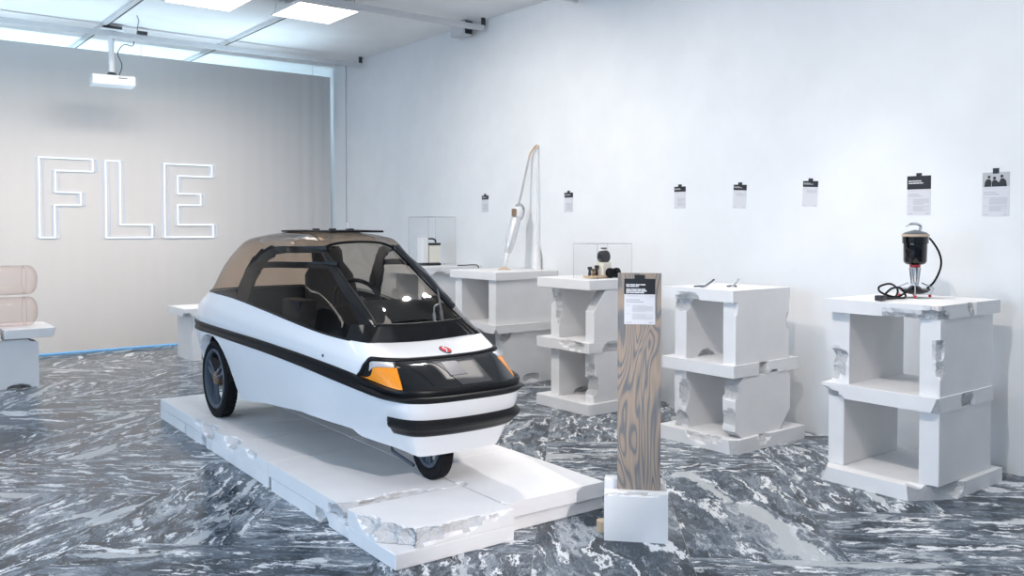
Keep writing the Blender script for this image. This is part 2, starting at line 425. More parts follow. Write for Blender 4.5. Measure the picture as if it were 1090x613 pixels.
# curtain
bm = bmesh.new(); NX = 260; top, bot = [], []
cx0, cx1 = -3.4, 5.44
rows = []
for k, z in enumerate((.035, 1.2, 2.4, 3.487)):
    row = []
    for i in range(NX + 1):
        x = cx0 + (cx1 - cx0) * i / NX
        a = .010 * noise.noise(Vector((x * 1.6, z * .15, 0))) + (.006 if x > 5.0 else .0015) * math.sin(x * 34 + noise.noise(Vector((x, 0, 3))) * 3)
        row.append((x, YC + a, z))
    rows.append(row)
for off in (0, .006):
    vs = [[bm.verts.new((x, y + off, z)) for x, y, z in r] for r in rows]
    for k in range(3):
        for i in range(NX): bm.faces.new((vs[k][i], vs[k][i + 1], vs[k + 1][i + 1], vs[k + 1][i]))
    if off == 0: V0 = vs
for i in range(NX):
    for k in (0, 3): bm.faces.new((V0[k][i], V0[k][i + 1], vs[k][i + 1], vs[k][i]))
cur = thing('curtain', 'tall grey fabric projection curtain closing the back of the room', 'curtain', (1, YC, 0))
finish('fabric', bm, M_CURT, cur, smooth=True, world=True)
bm = bmesh.new(); tube(bm, [(cx0, YC + .024, 3.47), (cx1, YC + .024, 3.47)], .014, 10)
for x in (-2, .5, 3, 5.2): tube(bm, [(x, YC + .024, 3.47), (x, YC + .024, ZC)], .004, 8)
finish('curtain_rail', bm, M_BEAM, cur, world=True)
# blue LED strips behind the foot of the curtain and on top of its rail
bm = bmesh.new(); box(bm, -3.3, 5.4, YC + .16, YC + .19, .0, .02)
o = finish('led_strip', bm, M_LED); rebase(o); tag(o, 'blue LED light strip lying on the floor along the foot of the curtain', 'light strip')
# ------------------------------------------------------------------ projected letters
KS = YC / 11.1
def pz(p, dx=0): return Vector(((p[0] + dx) * KS, YC - .022, 1.45 + (p[1] - 1.45) * KS))
LET = {
 'F': [(1.905, 2.238), (2.463, 2.238), (2.463, 2.096), (2.070, 2.096), (2.070, 1.850), (2.332, 1.850), (2.332, 1.705), (2.058, 1.705), (2.058, 1.336), (1.905, 1.336)],
 'L': [(2.603, 2.231), (2.760, 2.231), (2.760, 1.482), (3.118, 1.482), (3.118, 1.330), (2.603, 1.330)],
 'E': [(3.269, 2.225), (3.847, 2.225), (3.847, 2.082), (3.428, 2.082), (3.428, 1.864), (3.705, 1.864), (3.705, 1.727), (3.425, 1.727), (3.425, 1.484), (3.857, 1.484), (3.857, 1.331), (3.269, 1.331)]}
WORD = {'F': 'leftmost', 'L': 'middle', 'E': 'rightmost'}
def strip(bm, a, b, w, y):
    d = (b - a).normalized(); n = Vector((-d.z, 0, d.x)) * w / 2; e = d * w / 2
    q = [a - e - n, b + e - n, b + e + n, a - e + n]
    prism(bm, [Vector((p.x, y, p.z)) for p in q], (0, .002, 0))
for ch, pl in LET.items():
    L = thing('projected_letter', f'glowing white outline of a capital {ch} projected on the grey curtain, {WORD[ch]} of the three', 'letter', (pz(pl[0]).x, YC - .02, 1.33), group='letters projected on the curtain')
    for nm, dx, wd, mt, yy in (('outline', 0, .016, M_PROJ, 0), ('ghost_outline', .042, .008, M_GHOST, .004), ('ghost_outline', -.030, .006, M_GHOST, .004)):
        bm = bmesh.new()
        for i in range(len(pl)): strip(bm, pz(pl[i], dx), pz(pl[(i + 1) % len(pl)], dx), wd, YC - .022 + yy)
        o = finish(nm, bm, mt, L, world=True)

# ------------------------------------------------------------------ ceiling fittings
def beam(y, x0, label):
    b = thing('ceiling_rail', label, 'rail', (x0, y, 3.44), group='white lighting rails under the ceiling')
    bm = bmesh.new(); box(bm, x0, 5.40, y - .02, y + .02, 3.482, 3.537, bev=.003)
    box(bm, 5.40, 5.405, y - .021, y + .021, 3.480, 3.539)
    finish('rail', bm, M_BEAM, b, world=True)
    bm = bmesh.new(); box(bm, 5.385, 5.425, y - .012, y + .012, 3.535, ZC, bev=.002); finish('hanger', bm, M_DK, b, world=True)
beam(10.07, -3.2, 'white lighting rail farthest back, with the projector hanging from it')
beam(7.42, -3.2, 'white lighting rail behind the lit ceiling panels, ending beside the square ceiling speaker')
beam(5.98, -3.2, 'white lighting rail nearest the camera, its end showing at the top edge')
def light_panel(x, y, label, w=.62, d=.66, z=3.50):
    p = thing('ceiling_light', label, 'ceiling light', (x, y, z), group='square lit panels hung under the ceiling')
    bm = bmesh.new(); box(bm, x - w / 2 + .012, x + w / 2 - .012, y - d / 2 + .012, y + d / 2 - .012, z, z + .008); finish('diffuser', bm, M_PANEL, p, world=True)
    bm = bmesh.new()
    for a in ((x - w / 2, x + w / 2, y - d / 2, y - d / 2 + .012), (x - w / 2, x + w / 2, y + d / 2 - .012, y + d / 2), (x - w / 2, x - w / 2 + .012, y - d / 2 + .012, y + d / 2 - .012), (x + w / 2 - .012, x + w / 2, y - d / 2 + .012, y + d / 2 - .012)): box(bm, *a, z - .004, z + .022)
    box(bm, x - w / 2 + .005, x + w / 2 - .005, y - d / 2 + .005, y + d / 2 - .005, z + .010, z + .022)
    finish('frame', bm, M_WHITE, p, world=True)
    for sx in (-1, 1):
        for sy in (-1, 1):
            bm = bmesh.new(); tube(bm, [(x + sx * (w / 2 - .03), y + sy * (d / 2 - .03), z + .02), (x + sx * (w / 2 - .05), y + sy * (d / 2 - .03), ZC)], .002, 6); finish('wire', bm, M_DK, p, world=True)
    return p
light_panel(2.76, 7.97, 'square lit ceiling panel, left of the two in view')
light_panel(3.735, 7.86, 'square lit ceiling panel, right of the two in view')
for x, y in ((1.2, 7.9), (1.0, 4.6), (2.8, 4.6), (4.4, 4.6), (1.0, 1.2), (2.8, 1.2), (4.4, 1.2), (-1.5, 4.6), (-1.5, 1.2), (-1.5, 7.9), (1.5, -1.8), (-1.5, -1.8)):
    light_panel(x, y, 'square lit ceiling panel outside the picture, ' + ('left' if x < 0 else 'middle' if x < 2 else 'right' if x < 4 else 'far right') + ' side, %s the camera' % ('behind' if y < 0 else 'beside' if y < 2 else 'ahead of' if y < 6 else 'far ahead of'))
sp = thing('ceiling_speaker', 'small square grey box fixed under the ceiling near the right wall', 'speaker', (5.34, 7.72, ZC))
bm = bmesh.new(); box(bm, 5.28, 5.40, 7.60, 7.84, ZC - .15, ZC, bev=.008); finish('housing', bm, M_BEAM, sp, world=True)
bm = bmesh.new(); box(bm, 5.30, 5.385, 7.585, 7.60, ZC - .14, ZC - .01, bev=.004); finish('grille', bm, M_DK, sp, world=True)
sb = thing('wall_sensor', 'small white box on the wall edge beside the curtain with a dangling lead', 'sensor', (5.45, 10.6, 1.40))
bm = bmesh.new(); box(bm, 5.44, 5.48, 10.55, 10.63, 1.40, 1.52, bev=.006); finish('housing', bm, M_WHITE, sb, world=True)
bm = bmesh.new(); tube(bm, [(5.47, 10.60, 1.52), (5.472, 10.60, 3.6)], .005, 6); finish('cable', bm, M_METAL, sb, world=True)

# projector on its mount
pj = thing('projector', 'white ceiling projector hanging from the rear rail in front of the curtain', 'projector', (2.44, 10.07, 2.94))
bm = bmesh.new(); box(bm, 2.235, 2.655, 9.93, 10.21, 2.955, 3.055, bev=.012)
bmesh.ops.transform(bm, matrix=Matrix.Translation((2.44, 10.07, 3)) @ Matrix.Rotation(R(-6), 4, 'Z') @ Matrix.Translation((-2.44, -10.07, -3)), verts=bm.verts)
pb = finish('body', bm, M_BEAM, pj, world=True)
bm = bmesh.new(); lathe(bm, [(.035, -.02), (.035, .0), (.028, .002)], (2.31, 10.235, 3.005), 'y', 24); finish('lens', bm, M_BLKG, pj, world=True)
bm = bmesh.new()
for i in range(6): box(bm, 2.26 + .009 * i, 2.264 + .009 * i, 10.18, 10.225, 2.97, 3.04)
finish('vent', bm, M_DK, pj, world=True); bm = bmesh.new()
for i in range(5): box(bm, 2.470 + .018 * i, 2.482 + .018 * i, 9.912, 9.922, 3.022, 3.030)
finish('front_marking', bm, M_DK, pj, world=True)
bm = bmesh.new(); tube(bm, [(2.44, 10.07, 3.10), (2.435, 10.07, 3.47)], .030, 16); finish('pole', bm, M_WHITE, pj, world=True)
bm = bmesh.new(); tube(bm, [(2.44, 10.07, 3.055), (2.44, 10.07, 3.10)], [.07, .035], 16); box(bm, 2.34, 2.54, 10.04, 10.10, 3.052, 3.062); finish('bracket', bm, M_DK, pj, world=True)
bm = bmesh.new(); box(bm, 2.33, 2.57, 10.0, 10.14, 3.537, 3.553, bev=.003); box(bm, 2.40, 2.48, 10.025, 10.115, 3.455, 3.480, bev=.003); finish('clamp', bm, M_WHITE, pj, world=True)
bm = bmesh.new()
tube(bm, catmull([(2.50, 10.03, 3.06), (2.53, 10.02, 3.18), (2.49, 10.02, 3.30), (2.55, 10.02, 3.40), (2.64, 10.03, 3.40), (2.66, 10.03, 3.45)], 8), .005, 6)
tube(bm, catmull([(2.68, 9.98, 3.55), (2.66, 9.9, 3.58), (2.62, 9.7, 3.60), (2.55, 9.5, 3.61)], 8), .004, 6)
finish('cable', bm, M_DK, pj, world=True)
for nm, x0, x1, lab in (('power_adapter', 2.36, 2.54, 'black power adapter lying on the clamp plate above the projector pole'), ('media_player', 2.70, 2.80, 'small black media box on the rear rail beside the projector mount')):
    bm = bmesh.new(); z0 = 3.555 if nm == 'power_adapter' else 3.539
    box(bm, x0, x1, 10.03, 10.09, z0, z0 + .035, bev=.006); tag(rebase(finish(nm, bm, M_DK)), lab, 'electronics')

# ------------------------------------------------------------------ ytong stands
def stand(label, cat, parts, origin):
    s = thing('display_stand', label, cat, origin, group='white aerated concrete display stands along the right wall')
    for nm, b, ch, cu in parts:
        finish(nm, slab(*b, chips=ch, cuts=cu), YM, s, world=True)
    return s
stand('two-storey white block stand nearest the right edge, carrying the black coffee machine', 'stand', [
 ('top_slab', (4.55, 5.27, 2.24, 2.90, .965, 1.04), [(4.53, 2.27, .955, .07, .10, .07), (4.53, 2.38, .95, .05, .09, .05), (4.53, 2.48, .955, .045, .09, .055), (4.60, 2.22, .96, .10, .05, .06), (4.55, 2.22, 1.05, .05, .06, .03), (4.93, 2.22, 1.03, .055, .04, .10)], []),
 ('side_panel', (4.60, 5.20, 2.77, 2.88, .555, .965), [(4.58, 2.86, .70, .05, .09, .06), (4.585, 2.84, .62, .035, .10, .05)], []),
 ('side_panel', (4.60, 5.20, 2.25, 2.36, .555, .965), [(4.59, 2.24, .80, .05, .05, .07), (4.59, 2.24, .70, .06, .04, .05)], []),
 ('middle_slab', (4.56, 5.20, 2.24, 2.92, .475, .555), [(4.55, 2.92, .47, .07, .13, .06), (4.88, 2.22, .49, .09, .05, .07)], [((4.60, 2.24, .47), (-1, -1, -.4))]),
 ('side_panel', (4.60, 5.20, 2.80, 2.90, .08, .475), [], []),
 ('side_panel', (4.60, 5.20, 2.25, 2.36, .08, .475), [], []),
 ('base_slab', (4.50, 5.28, 2.22, 2.89, .0, .08), [(4.72, 2.22, .07, .10, .06, .06), (4.55, 2.30, .09, .05, .10, .04)], [((4.52, 2.35, 0), (-.5, -.85, .1)), ((4.50, 2.86, .04), (-.6, 1, .5))])], (4.9, 2.56, 0))
stand('two-storey white block stand just right of the upright plank, with octagonal lower panel', 'stand', [
 ('top_slab', (4.55, 5.16, 3.55, 4.15, .97, 1.045), [(4.54, 3.93, .955, .05, .11, .06)], []),
 ('side_panel', (4.58, 5.14, 3.96, 4.06, .565, .97), [(4.57, 3.98, .97, .07, .12, .10), (4.80, 3.95, .56, .08, .05, .05)], []),
 ('side_panel', (4.58, 5.15, 3.55, 3.65, .565, .97), [(5.17, 3.6, .82, .05, .12, .08), (4.565, 3.54, .93, .04, .04, .06)], []),
 ('middle_slab', (4.55, 5.25, 3.54, 4.15, .485, .565), [(4.86, 3.53, .53, .045, .05, .10), (4.98, 3.53, .48, .05, .04, .03)], []),
 ('side_panel', (4.58, 5.15, 3.96, 4.06, .09, .485), [(4.57, 3.97, .33, .04, .05, .10), (4.57, 4.0, .12, .05, .09, .08)], []),
 ('side_panel', (4.58, 5.17, 3.55, 3.65, .09, .485), [(4.57, 3.6, .40, .05, .10, .06), (4.57, 3.60, .22, .02, .09, .08)], [((4.66, 3.6, .485), (-1, 0, .9)), ((5.12, 3.6, .485), (1, 0, 1.2)), ((5.17, 3.6, .22), (1, 0, -.9)), ((4.59, 3.6, .13), (-1, 0, -1.5))]),
 ('base_slab', (4.53, 5.30, 3.52, 4.17, 0, .09), [(4.52, 3.80, .09, .05, .12, .05), (4.85, 3.50, .09, .08, .05, .06), (4.54, 3.68, .09, .04, .05, .03)], [((4.55, 3.53, 0), (-1, -1, .15))])], (4.9, 3.85, 0))
stand('two-storey white block stand directly left of the upright plank, carrying the small wheeled machine', 'stand', [
 ('top_slab', (4.60, 5.22, 4.94, 5.57, .965, 1.045), [], []),
 ('side_panel', (4.66, 5.20, 5.36, 5.46, .56, .965), [(4.65, 5.36, .80, .04, .05, .13), (4.65, 5.45, .9, .03, .04, .06)], []),
 ('side_panel', (4.66, 5.20, 4.95, 5.05, .56, .965), [], [((4.66, 5, .80), (-1, 0, .75))]),
 ('middle_slab', (4.60, 5.22, 4.94, 5.57, .48, .56), [(4.59, 5.22, .56, .05, .10, .04), (4.59, 5.10, .52, .03, .09, .05), (4.85, 4.93, .50, .09, .04, .06)], []),
 ('side_panel', (4.66, 5.20, 5.36, 5.46, .09, .48), [(4.9, 5.35, .09, .08, .05, .05)], []),
 ('side_panel', (4.66, 5.20, 4.95, 5.05, .09, .48), [(4.655, 4.97, .22, .05, .12, .08), (4.65, 4.97, .34, .03, .10, .08)], []),
 ('base_slab', (4.59, 5.24, 4.93, 5.57, 0, .09), [], [((4.59, 5.57, .0), (-1, 1, .1))])], (4.9, 5.25, 0))
stand('broad two-storey white block stand with walled lower half, carrying the transparent vacuum cleaner', 'stand', [
 ('top_slab', (4.74, 5.475, 6.32, 7.06, .97, 1.045), [], []),
 ('side_panel', (4.77, 5.475, 6.36, 6.47, .565, .97), [], []),
 ('side_panel', (4.77, 5.475, 6.90, 7.01, .565, .97), [], []),
 ('middle_slab', (4.74, 5.475, 6.32, 7.06, .49, .565), [(4.73, 6.62, .47, .04, .12, .05)], [((4.76, 6.35, .47), (-1, -1, -.8))]),
 ('side_panel', (4.85, 5.475, 6.36, 6.47, 0, .49), [(4.85, 6.36, .49, .10, .05, .09), (5.20, 6.35, .05, .10, .04, .04)], []),
 ('side_panel', (4.85, 5.475, 6.90, 7.01, 0, .49), [], [])], (5.1, 6.7, 0))
stand('farthest white block stand on the right wall, carrying the cream radio-like device', 'stand', [
 ('top_slab', (4.74, 5.475, 7.55, 8.35, .97, 1.045), [(4.95, 7.54, .96, .08, .05, .04), (5.25, 7.54, .96, .07, .05, .04)], []),
 ('side_panel', (4.80, 5.475, 7.62, 7.73, 0, .97), [], []),
 ('side_panel', (4.80, 5.475, 8.17, 8.28, 0, .97), [(4.79, 8.2, .7, .05, .08, .1)], [])], (5.1, 7.95, 0))
# plinth behind the car
s = thing('display_stand', 'low white block stand behind the car tail, in front of the curtain', 'stand', (3.4, 9.9, 0))
for nm, b, ch in (('top_slab', (3.03, 3.75, 9.6, 10.2, .49, .57), [(3.03, 9.6, .48, .08, .08, .05)]), ('side_panel', (3.12, 3.22, 9.65, 10.15, 0, .49), [(3.11, 9.65, .4, .02, .04, .2)]), ('side_panel', (3.58, 3.68, 9.65, 10.15, 0, .49), [])):
    finish(nm, slab(*b, chips=ch), YM, s, world=True)
# table with tubes at the left edge
s = thing('display_stand', 'low white block table at the left edge under the inflated tubes', 'stand', (1.1, 9.25, 0))
for nm, b, ch, cu in (('top_slab', (1.24, 1.66, 8.93, 9.55, .45, .535), [], [((1.66, 9.2, .535), (1, 0, -.35))]), ('top_slab', (.5, 1.215, 8.93, 9.55, .44, .53), [(1.2, 8.92, .53, .06, .04, .04)], []),
    ('side_panel', (.62, 1.52, 8.98, 9.08, 0, .44), [(1.36, 8.97, -.01, .10, .16, .045), (1.53, 9.0, .45, .10, .14, .05)], []), ('side_panel', (.62, 1.52, 9.40, 9.50, 0, .44), [], [])):
    finish(nm, slab(*b, chips=ch, cuts=cu), YM, s, world=True)
def infl(z, label):
    t_ = thing('inflated_tube', label, 'inflatable', (1.1, 9.2, z - .14), group='inflated clear pink tubes stacked on the left table')
    bm = bmesh.new(); prof = []
    for i in range(41):
        u = .5 - .5 * math.cos(math.pi * i / 40); x = .55 + u * 1.0; e = min(u, 1 - u) * 1.0
        r = .134 * (.12 + .88 * math.sqrt(max(0, 1 - max(0, 1 - e / .085) ** 2.6)))
        prof.append((r, x))
    rings = []
    for r, x in prof:
        rings.append([bm.verts.new((x, 9.2 + (r * (1 + .03 * noise.noise(Vector((x * 6, k * .6, z))))) * math.cos(2 * math.pi * k / 40), z + (r * (1 + .03 * noise.noise(Vector((x * 6, k * .6, z))))) * math.sin(2 * math.pi * k / 40))) for k in range(40)])
    for i in range(40):
        for k in range(40): bm.faces.new((rings[i][k], rings[i][(k + 1) % 40], rings[i + 1][(k + 1) % 40], rings[i + 1][k]))
    bm.faces.new(rings[0]); bm.faces.new(rings[-1])
    finish('skin', bm, M_INFL, t_, smooth=True, world=True)
    bm = bmesh.new(); lathe(bm, [(.128, 0), (.1335, .003), (.128, .006)], (1.44, 9.2, z), 'x', 40, closed=True); finish('seam', bm, M_INFL, t_, smooth=True, world=True)
infl(.675, 'clear pinkish inflated plastic tube lying directly on the left table, lower of the two')
infl(.966, 'clear pinkish inflated plastic tube on top of another tube, upper of the two')

# ------------------------------------------------------------------ car platform
N0 = Vector((2.47, 3.47, 0)); TH = R(-1.7)
pf = thing('car_platform', 'low two-layer platform of chipped white blocks under the small car', 'platform', N0, TH)
H1, H2 = .0735, .147; g = .0028
def pfs(nm, x0, x1, y0, y1, lay, chips=(), cuts=()):
    z0, z1 = ((0, H1 - .0025), (H1, H2))[lay]
    finish(nm, slab(x0 + g, x1 - g, y0 + g, y1 - g, z0, z1, chips, cuts, res=.02), YM, pf)
# upper layer
pfs('upper_block', -.592, .036, -.288, .175, 1, [(-.61, -.02, .16, .085, .11, .075), (-.62, -.26, .12, .15, .13, .10), (-.60, -.16, .12, .10, .08, .07), (-.46, -.31, .14, .13, .07, .07), (-.24, -.30, .15, .14, .055, .055), (-.08, -.30, .152, .09, .03, .03)])
pfs('upper_block', .040, .67, -.205, .62, 1, [(.04, -.20, .15, .02, .03, .03), (.05, .20, .15, .03, .03, .02)])
pfs('upper_block', -.592, .036, .178, 1.18, 1, [(-.36, .17, .15, .20, .10, .09), (-.15, .17, .155, .12, .04, .05), (-.61, .30, .09, .05, .10, .05)], [((-.50, .25, .1), (-.35, -1, 0))])
pfs('upper_block', .040, .67, .623, 1.42, 1)
pfs('upper_block', -.590, .036, 1.183, 1.74, 1, [(-.60, 1.74, .15, .06, .07, .05), (-.60, 1.45, .15, .035, .10, .03)])
pfs('upper_block', -.587, .036, 1.743, 2.12, 1, [(-.60, 1.82, .15, .07, .13, .06)])
pfs('upper_block', -.585, .036, 2.123, 2.60, 1, [(-.60, 2.25, .15, .08, .13, .08), (-.60, 2.50, .15, .04, .08, .04)])
pfs('upper_block', .040, .67, 1.423, 2.42, 1)
pfs('upper_block', -.582, .036, 2.603, 3.43, 1)
pfs('upper_block', .040, .67, 2.423, 3.43, 1)
# lower layer
pfs('lower_block', -.592, .036, -.288, .172, 0)
pfs('lower_block', .06, .68, -.185, .62, 0, [], [((.10, -.18, 0), (-1, -.75, -.9))])
pfs('lower_block', -.580, .036, .178, .47, 0, [(-.60, .20, .08, .06, .12, .035), (-.60, .47, .0, .05, .06, .05)])
pfs('lower_block', -.592, .036, .473, 1.13, 0, [(-.60, .48, .05, .04, .06, .05)])
pfs('lower_block', -.590, .036, 1.17, 1.74, 0)
pfs('lower_block', -.588, .036, 1.743, 2.2, 0)
pfs('lower_block', -.586, .036, 2.203, 2.75, 0, [(-.60, 2.35, .03, .04, .08, .05)])
pfs('lower_block', -.582, .036, 2.753, 3.43, 0, [(-.59, 2.76, .03, .03, .05, .05)])
pfs('lower_block', .060, .67, .623, 1.6, 0)
pfs('lower_block', .060, .67, 1.603, 2.5, 0)
pfs('lower_block', .060, .67, 2.503, 3.43, 0)

# ------------------------------------------------------------------ plank sign
PO = Vector((2.824, 2.93, 0)); PA = math.atan2(-.737, .676)
def blk(x0, x1, y0, y1, z1, label, chips, cuts=()):
    o = finish('concrete_block', slab(x0, x1, y0, y1, 0, z1, chips, cuts, res=.015), YM)
    o.location = PO; o.rotation_euler = (0, 0, PA); tag(o, label, 'block', 'white blocks clamping the upright plank'); return o
blk(0, .292, 0, .062, .225, 'white concrete block standing in front of the foot of the upright plank', [(-.01, -.01, .24, .10, .05, .035), (.15, -.012, .245, .18, .05, .032)])
blk(-.004, .284, .092, .155, .262, 'white concrete block behind the foot of the upright plank, mostly hidden', [(.29, .12, .27, .03, .05, .03)])
o = None
bm = bmesh.new(); box(bm, -.1, .1, -.012, .012, 0, 1.238, bev=.0015)
pk = finish('wooden_plank', bm, M_WOOD); ax = Vector((.676, -.737, 0)); an = Vector((.737, .676, 0))
pk.location = PO + ax * .157 + an * .0775; pk.rotation_euler = (0, 0, PA)
tag(pk, 'upright plank of grey-stained pine with tan cathedral grain, held between two white blocks', 'plank')
bm = bmesh.new(); tube(bm, [(0, 0, 0), (0, 0, .05)], .03, 20); o = finish('wooden_peg', bm, M_TAN); o.location = (2.912, 3.03, 0)
tag(o, 'small round tan wooden peg on the floor left of the plank blocks', 'peg')

# ------------------------------------------------------------------ info cards (local frame: x across, z up, front is -y)
def card(w, h, hh, label, loc, rz, style, group, tabw=.035):
    c = thing('info_card', label, 'card', loc, rz, group)
    bm = bmesh.new(); box(bm, -w / 2, w / 2, -.0015, 0, 0, h - hh); finish('paper', bm, M_PAPER, c)
    rn = random.Random(int(h * 1000) + int(loc[1] * 77))
    if style != 'photo':
        bm = bmesh.new(); box(bm, -w / 2, w / 2, -.002, 0, h - hh, h); finish('header', bm, M_BLK, c)
        bm = bmesh.new(); z = h - hh * .42
        for k in range(2 if style != 'plank' else 5):
            x = -w / 2 + w * .06
            if style == 'plank' and k == 2: z -= hh * .09
            for _ in range(rn.randint(3, 4)):
                ww = rn.uniform(.10, .19) * w; box(bm, x, x + ww, -.0026, -.002, z, z + hh * .075); x += ww + w * .015
            z -= hh * (.16 if style != 'plank' else .105)
        finish('title_lines', bm, M_INKW, c)
    else:
        bm = bmesh.new(); box(bm, -w / 2, w / 2, -.002, 0, h - hh, h); ph = finish('photo_print', bm, M_GREYP, c)
        bm = bmesh.new(); z0 = h - hh                                    # three people in dark clothes, standing
        for x, hg, lean in ((-.30, .92, .05), (-.02, .80, -.03), (.28, .96, -.06)):
            cx = x * w
            pts = [(-.13, 0), (-.12, .38), (-.06, .58), (.05, .58), (.12, .40), (.13, 0)]
            prism(bm, [(cx + (px + lean * pz_) * w, -.0026, z0 + pz_ * hg * hh) for px, pz_ in pts], (0, .0005, 0))
            prism(bm, [(cx + lean * w + .055 * w * math.cos(a * .524), -.0026, z0 + hg * hh * .74 + .11 * hh * math.sin(a * .524)) for a in range(12)], (0, .0005, 0))
        prism(bm, [(-.02 * w, -.0028, z0), (-.02 * w, -.0028, z0 + .28 * hh), (.32 * w, -.0028, z0 + .36 * hh), (.36 * w, -.0028, z0)], (0, .0005, 0))
        finish('people', bm, M_BLK, c)
    bm = bmesh.new(); box(bm, -tabw / 2, tabw / 2, -.0034, -.0002 if style == 'photo' else .0, h - .008, h + .018 + (.006 if style == 'photo' else 0)); finish('tape', bm, M_BLK, c)
    bm = bmesh.new(); ph_ = h - hh
    def line(x0, x1, z, t_=.0016): box(bm, x0 * w - w / 2, x1 * w - w / 2, -.0022, -.0015, z, z + t_)
    line(.05, .45, ph_ * .94, .0012); line(.80, .95, ph_ * .94, .0012)
    if w > .14 or style in ('full',):
        line(.05, .50, ph_ * .80, .004); line(.05, .62, ph_ * .73, .004)
    for z0, z1 in ((.62, .40), (.34, .16)) if style not in ('sparse',) else ((.84, .70),):
        z = ph_ * z0; line(.05, .17, z, .002)
        while z > ph_ * z1: line(.26, .93 if rn.random() < .8 else .7, z); z -= .0048
    line(.05, .25, ph_ * .05, .003); line(.80, .93, ph_ * .05, .004)
    finish('text_lines', bm, M_INK, c)
    return c
RW = R(-90)
CG = 'small info cards taped along the right wall'
for y, w, h, z0, hh, st, lab in (
  (7.49, .118, .175, 1.61, .042, 'text', 'info card taped to the right wall farthest back, left of the vacuum cleaner'),
  (6.17, .118, .182, 1.592, .045, 'text', 'info card on the right wall just right of the vacuum rod'),
  (4.812, .120, .178, 1.603, .042, 'text', 'info card with dense text, first to the right of the plank top, on the wall'),
  (4.224, .120, .180, 1.594, .042, 'sparse', 'nearly blank slightly tilted info card above the middle of the stand with octagonal panel'),
  (3.618, .120, .180, 1.597, .042, 'sparse', 'info card on the wall between the two right stands, right of the tilted card'),
  (2.830, .154, .250, 1.527, .085, 'text', 'large info card with black header above the black coffee machine'),
  (2.364, .154, .260, 1.517, .085, 'photo', 'large info card with a black-and-white photograph of people, rightmost on the wall')):
    c = card(w, h, hh, lab, (XW - .0005, y, z0), RW, st, CG)
    if 'tilted' in lab: c.rotation_euler = (0, R(3), RW)
pl = card(.142, .212, .072, 'large dark-headed info card taped near the top of the upright plank', pk.location + Vector((0, 0, 1.0)) - an * .0127 + ax * .001, PA, 'plank', None, .048)

# ------------------------------------------------------------------ exhibits on the stands
ZT = 1.04
# coffee machine
cmx, cmy = 5.0, 2.6
Z_OFF = .004
cm = thing('coffee_machine', 'black and chrome antique coffee machine with lever handle on the nearest right stand', 'coffee machine', (cmx, cmy, ZT))
C0 = (cmx, cmy, 0)
bm = bmesh.new(); lathe(bm, [(.035, 1.228), (.055, 1.236), (.063, 1.25), (.065, 1.35), (.065, 1.352), (.071, 1.354), (.072, 1.392), (.0, 1.392)], C0, seg=48); finish('jar', bm, M_BLKG, cm, True, True)
bm = bmesh.new(); lathe(bm, [(.070, 1.393), (.077, 1.396), (.077, 1.403), (.070, 1.406)], C0, seg=48); finish('rim', bm, M_TAN, cm, True, True)
bm = bmesh.new(); lathe(bm, [(.072, 1.406), (.060, 1.416), (.035, 1.424), (.012, 1.43), (.0, 1.432)], C0, seg=48); finish('lid', bm, M_GUN, cm, True, True)
bm = bmesh.new(); tube(bm, catmull([(cmx + .03, cmy - .01, 1.425), (cmx + .035, cmy - .012, 1.452), (cmx + .012, cmy - .004, 1.466), (cmx - .03, cmy + .012, 1.466), (cmx - .06, cmy + .025, 1.452)], 6), [.009] * 8 + [.008] * 8 + [.008 - .0006 * i for i in range(9)], 12); finish('handle', bm, M_CHROME, cm, True, True)
bm = bmesh.new(); lathe(bm, [(.022, 1.215), (.030, 1.218), (.030, 1.228), (.022, 1.232)], C0, seg=32); finish('collar', bm, M_RED, cm, True, True)
bm = bmesh.new(); lathe(bm, [(.016, 1.105), (.015, 1.11), (.016, 1.13), (.026, 1.20), (.028, 1.214), (.025, 1.216)], C0, seg=32)
for k in range(6):
    a = k * math.pi / 3; tube(bm, [(cmx + .018 * math.cos(a), cmy + .018 * math.sin(a), 1.11), (cmx + .030 * math.cos(a), cmy + .030 * math.sin(a), 1.214)], .0035, 8)
finish('stem', bm, M_CHROME, cm, True, True)
bm = bmesh.new(); lathe(bm, [(.0, 1.058), (.045, 1.060), (.075, 1.072), (.088, 1.086), (.084, 1.090), (.05, 1.082), (.032, 1.10), (.020, 1.108), (.0, 1.108)], C0, seg=48); finish('base', bm, M_BLKG, cm, True, True)
for k in range(4):
    a = k * math.pi / 2 + .5; ca, sa = math.cos(a), math.sin(a)
    bm = bmesh.new(); tube(bm, [(cmx + .035 * ca, cmy + .035 * sa, 1.125), (cmx + .100 * ca, cmy + .100 * sa, 1.095), (cmx + .080 * ca, cmy + .080 * sa, 1.052)], .004, 8)
    lg = finish('leg', bm, M_METAL, cm, True, True)
    bm = bmesh.new(); bmesh.ops.create_uvsphere(bm, u_segments=12, v_segments=8, radius=.009, matrix=Matrix.Translation((cmx + .080 * ca, cmy + .080 * sa, 1.0495)))
    f = finish('foot', bm, M_RED, lg); f.data.transform(Matrix.Translation(-Vector(cm.location)))
bm = bmesh.new(); tube(bm, catmull([(cmx + .065, cmy - .02, 1.385), (cmx + .11, cmy - .03, 1.38), (cmx + .16, cmy - .06, 1.30), (cmx + .165, cmy - .07, 1.22), (cmx + .13, cmy - .05, 1.13), (cmx + .07, cmy - .02, 1.075)], 8), .006, 8)
finish('cord', bm, M_BLKP, cm, True, True); bm = bmesh.new()
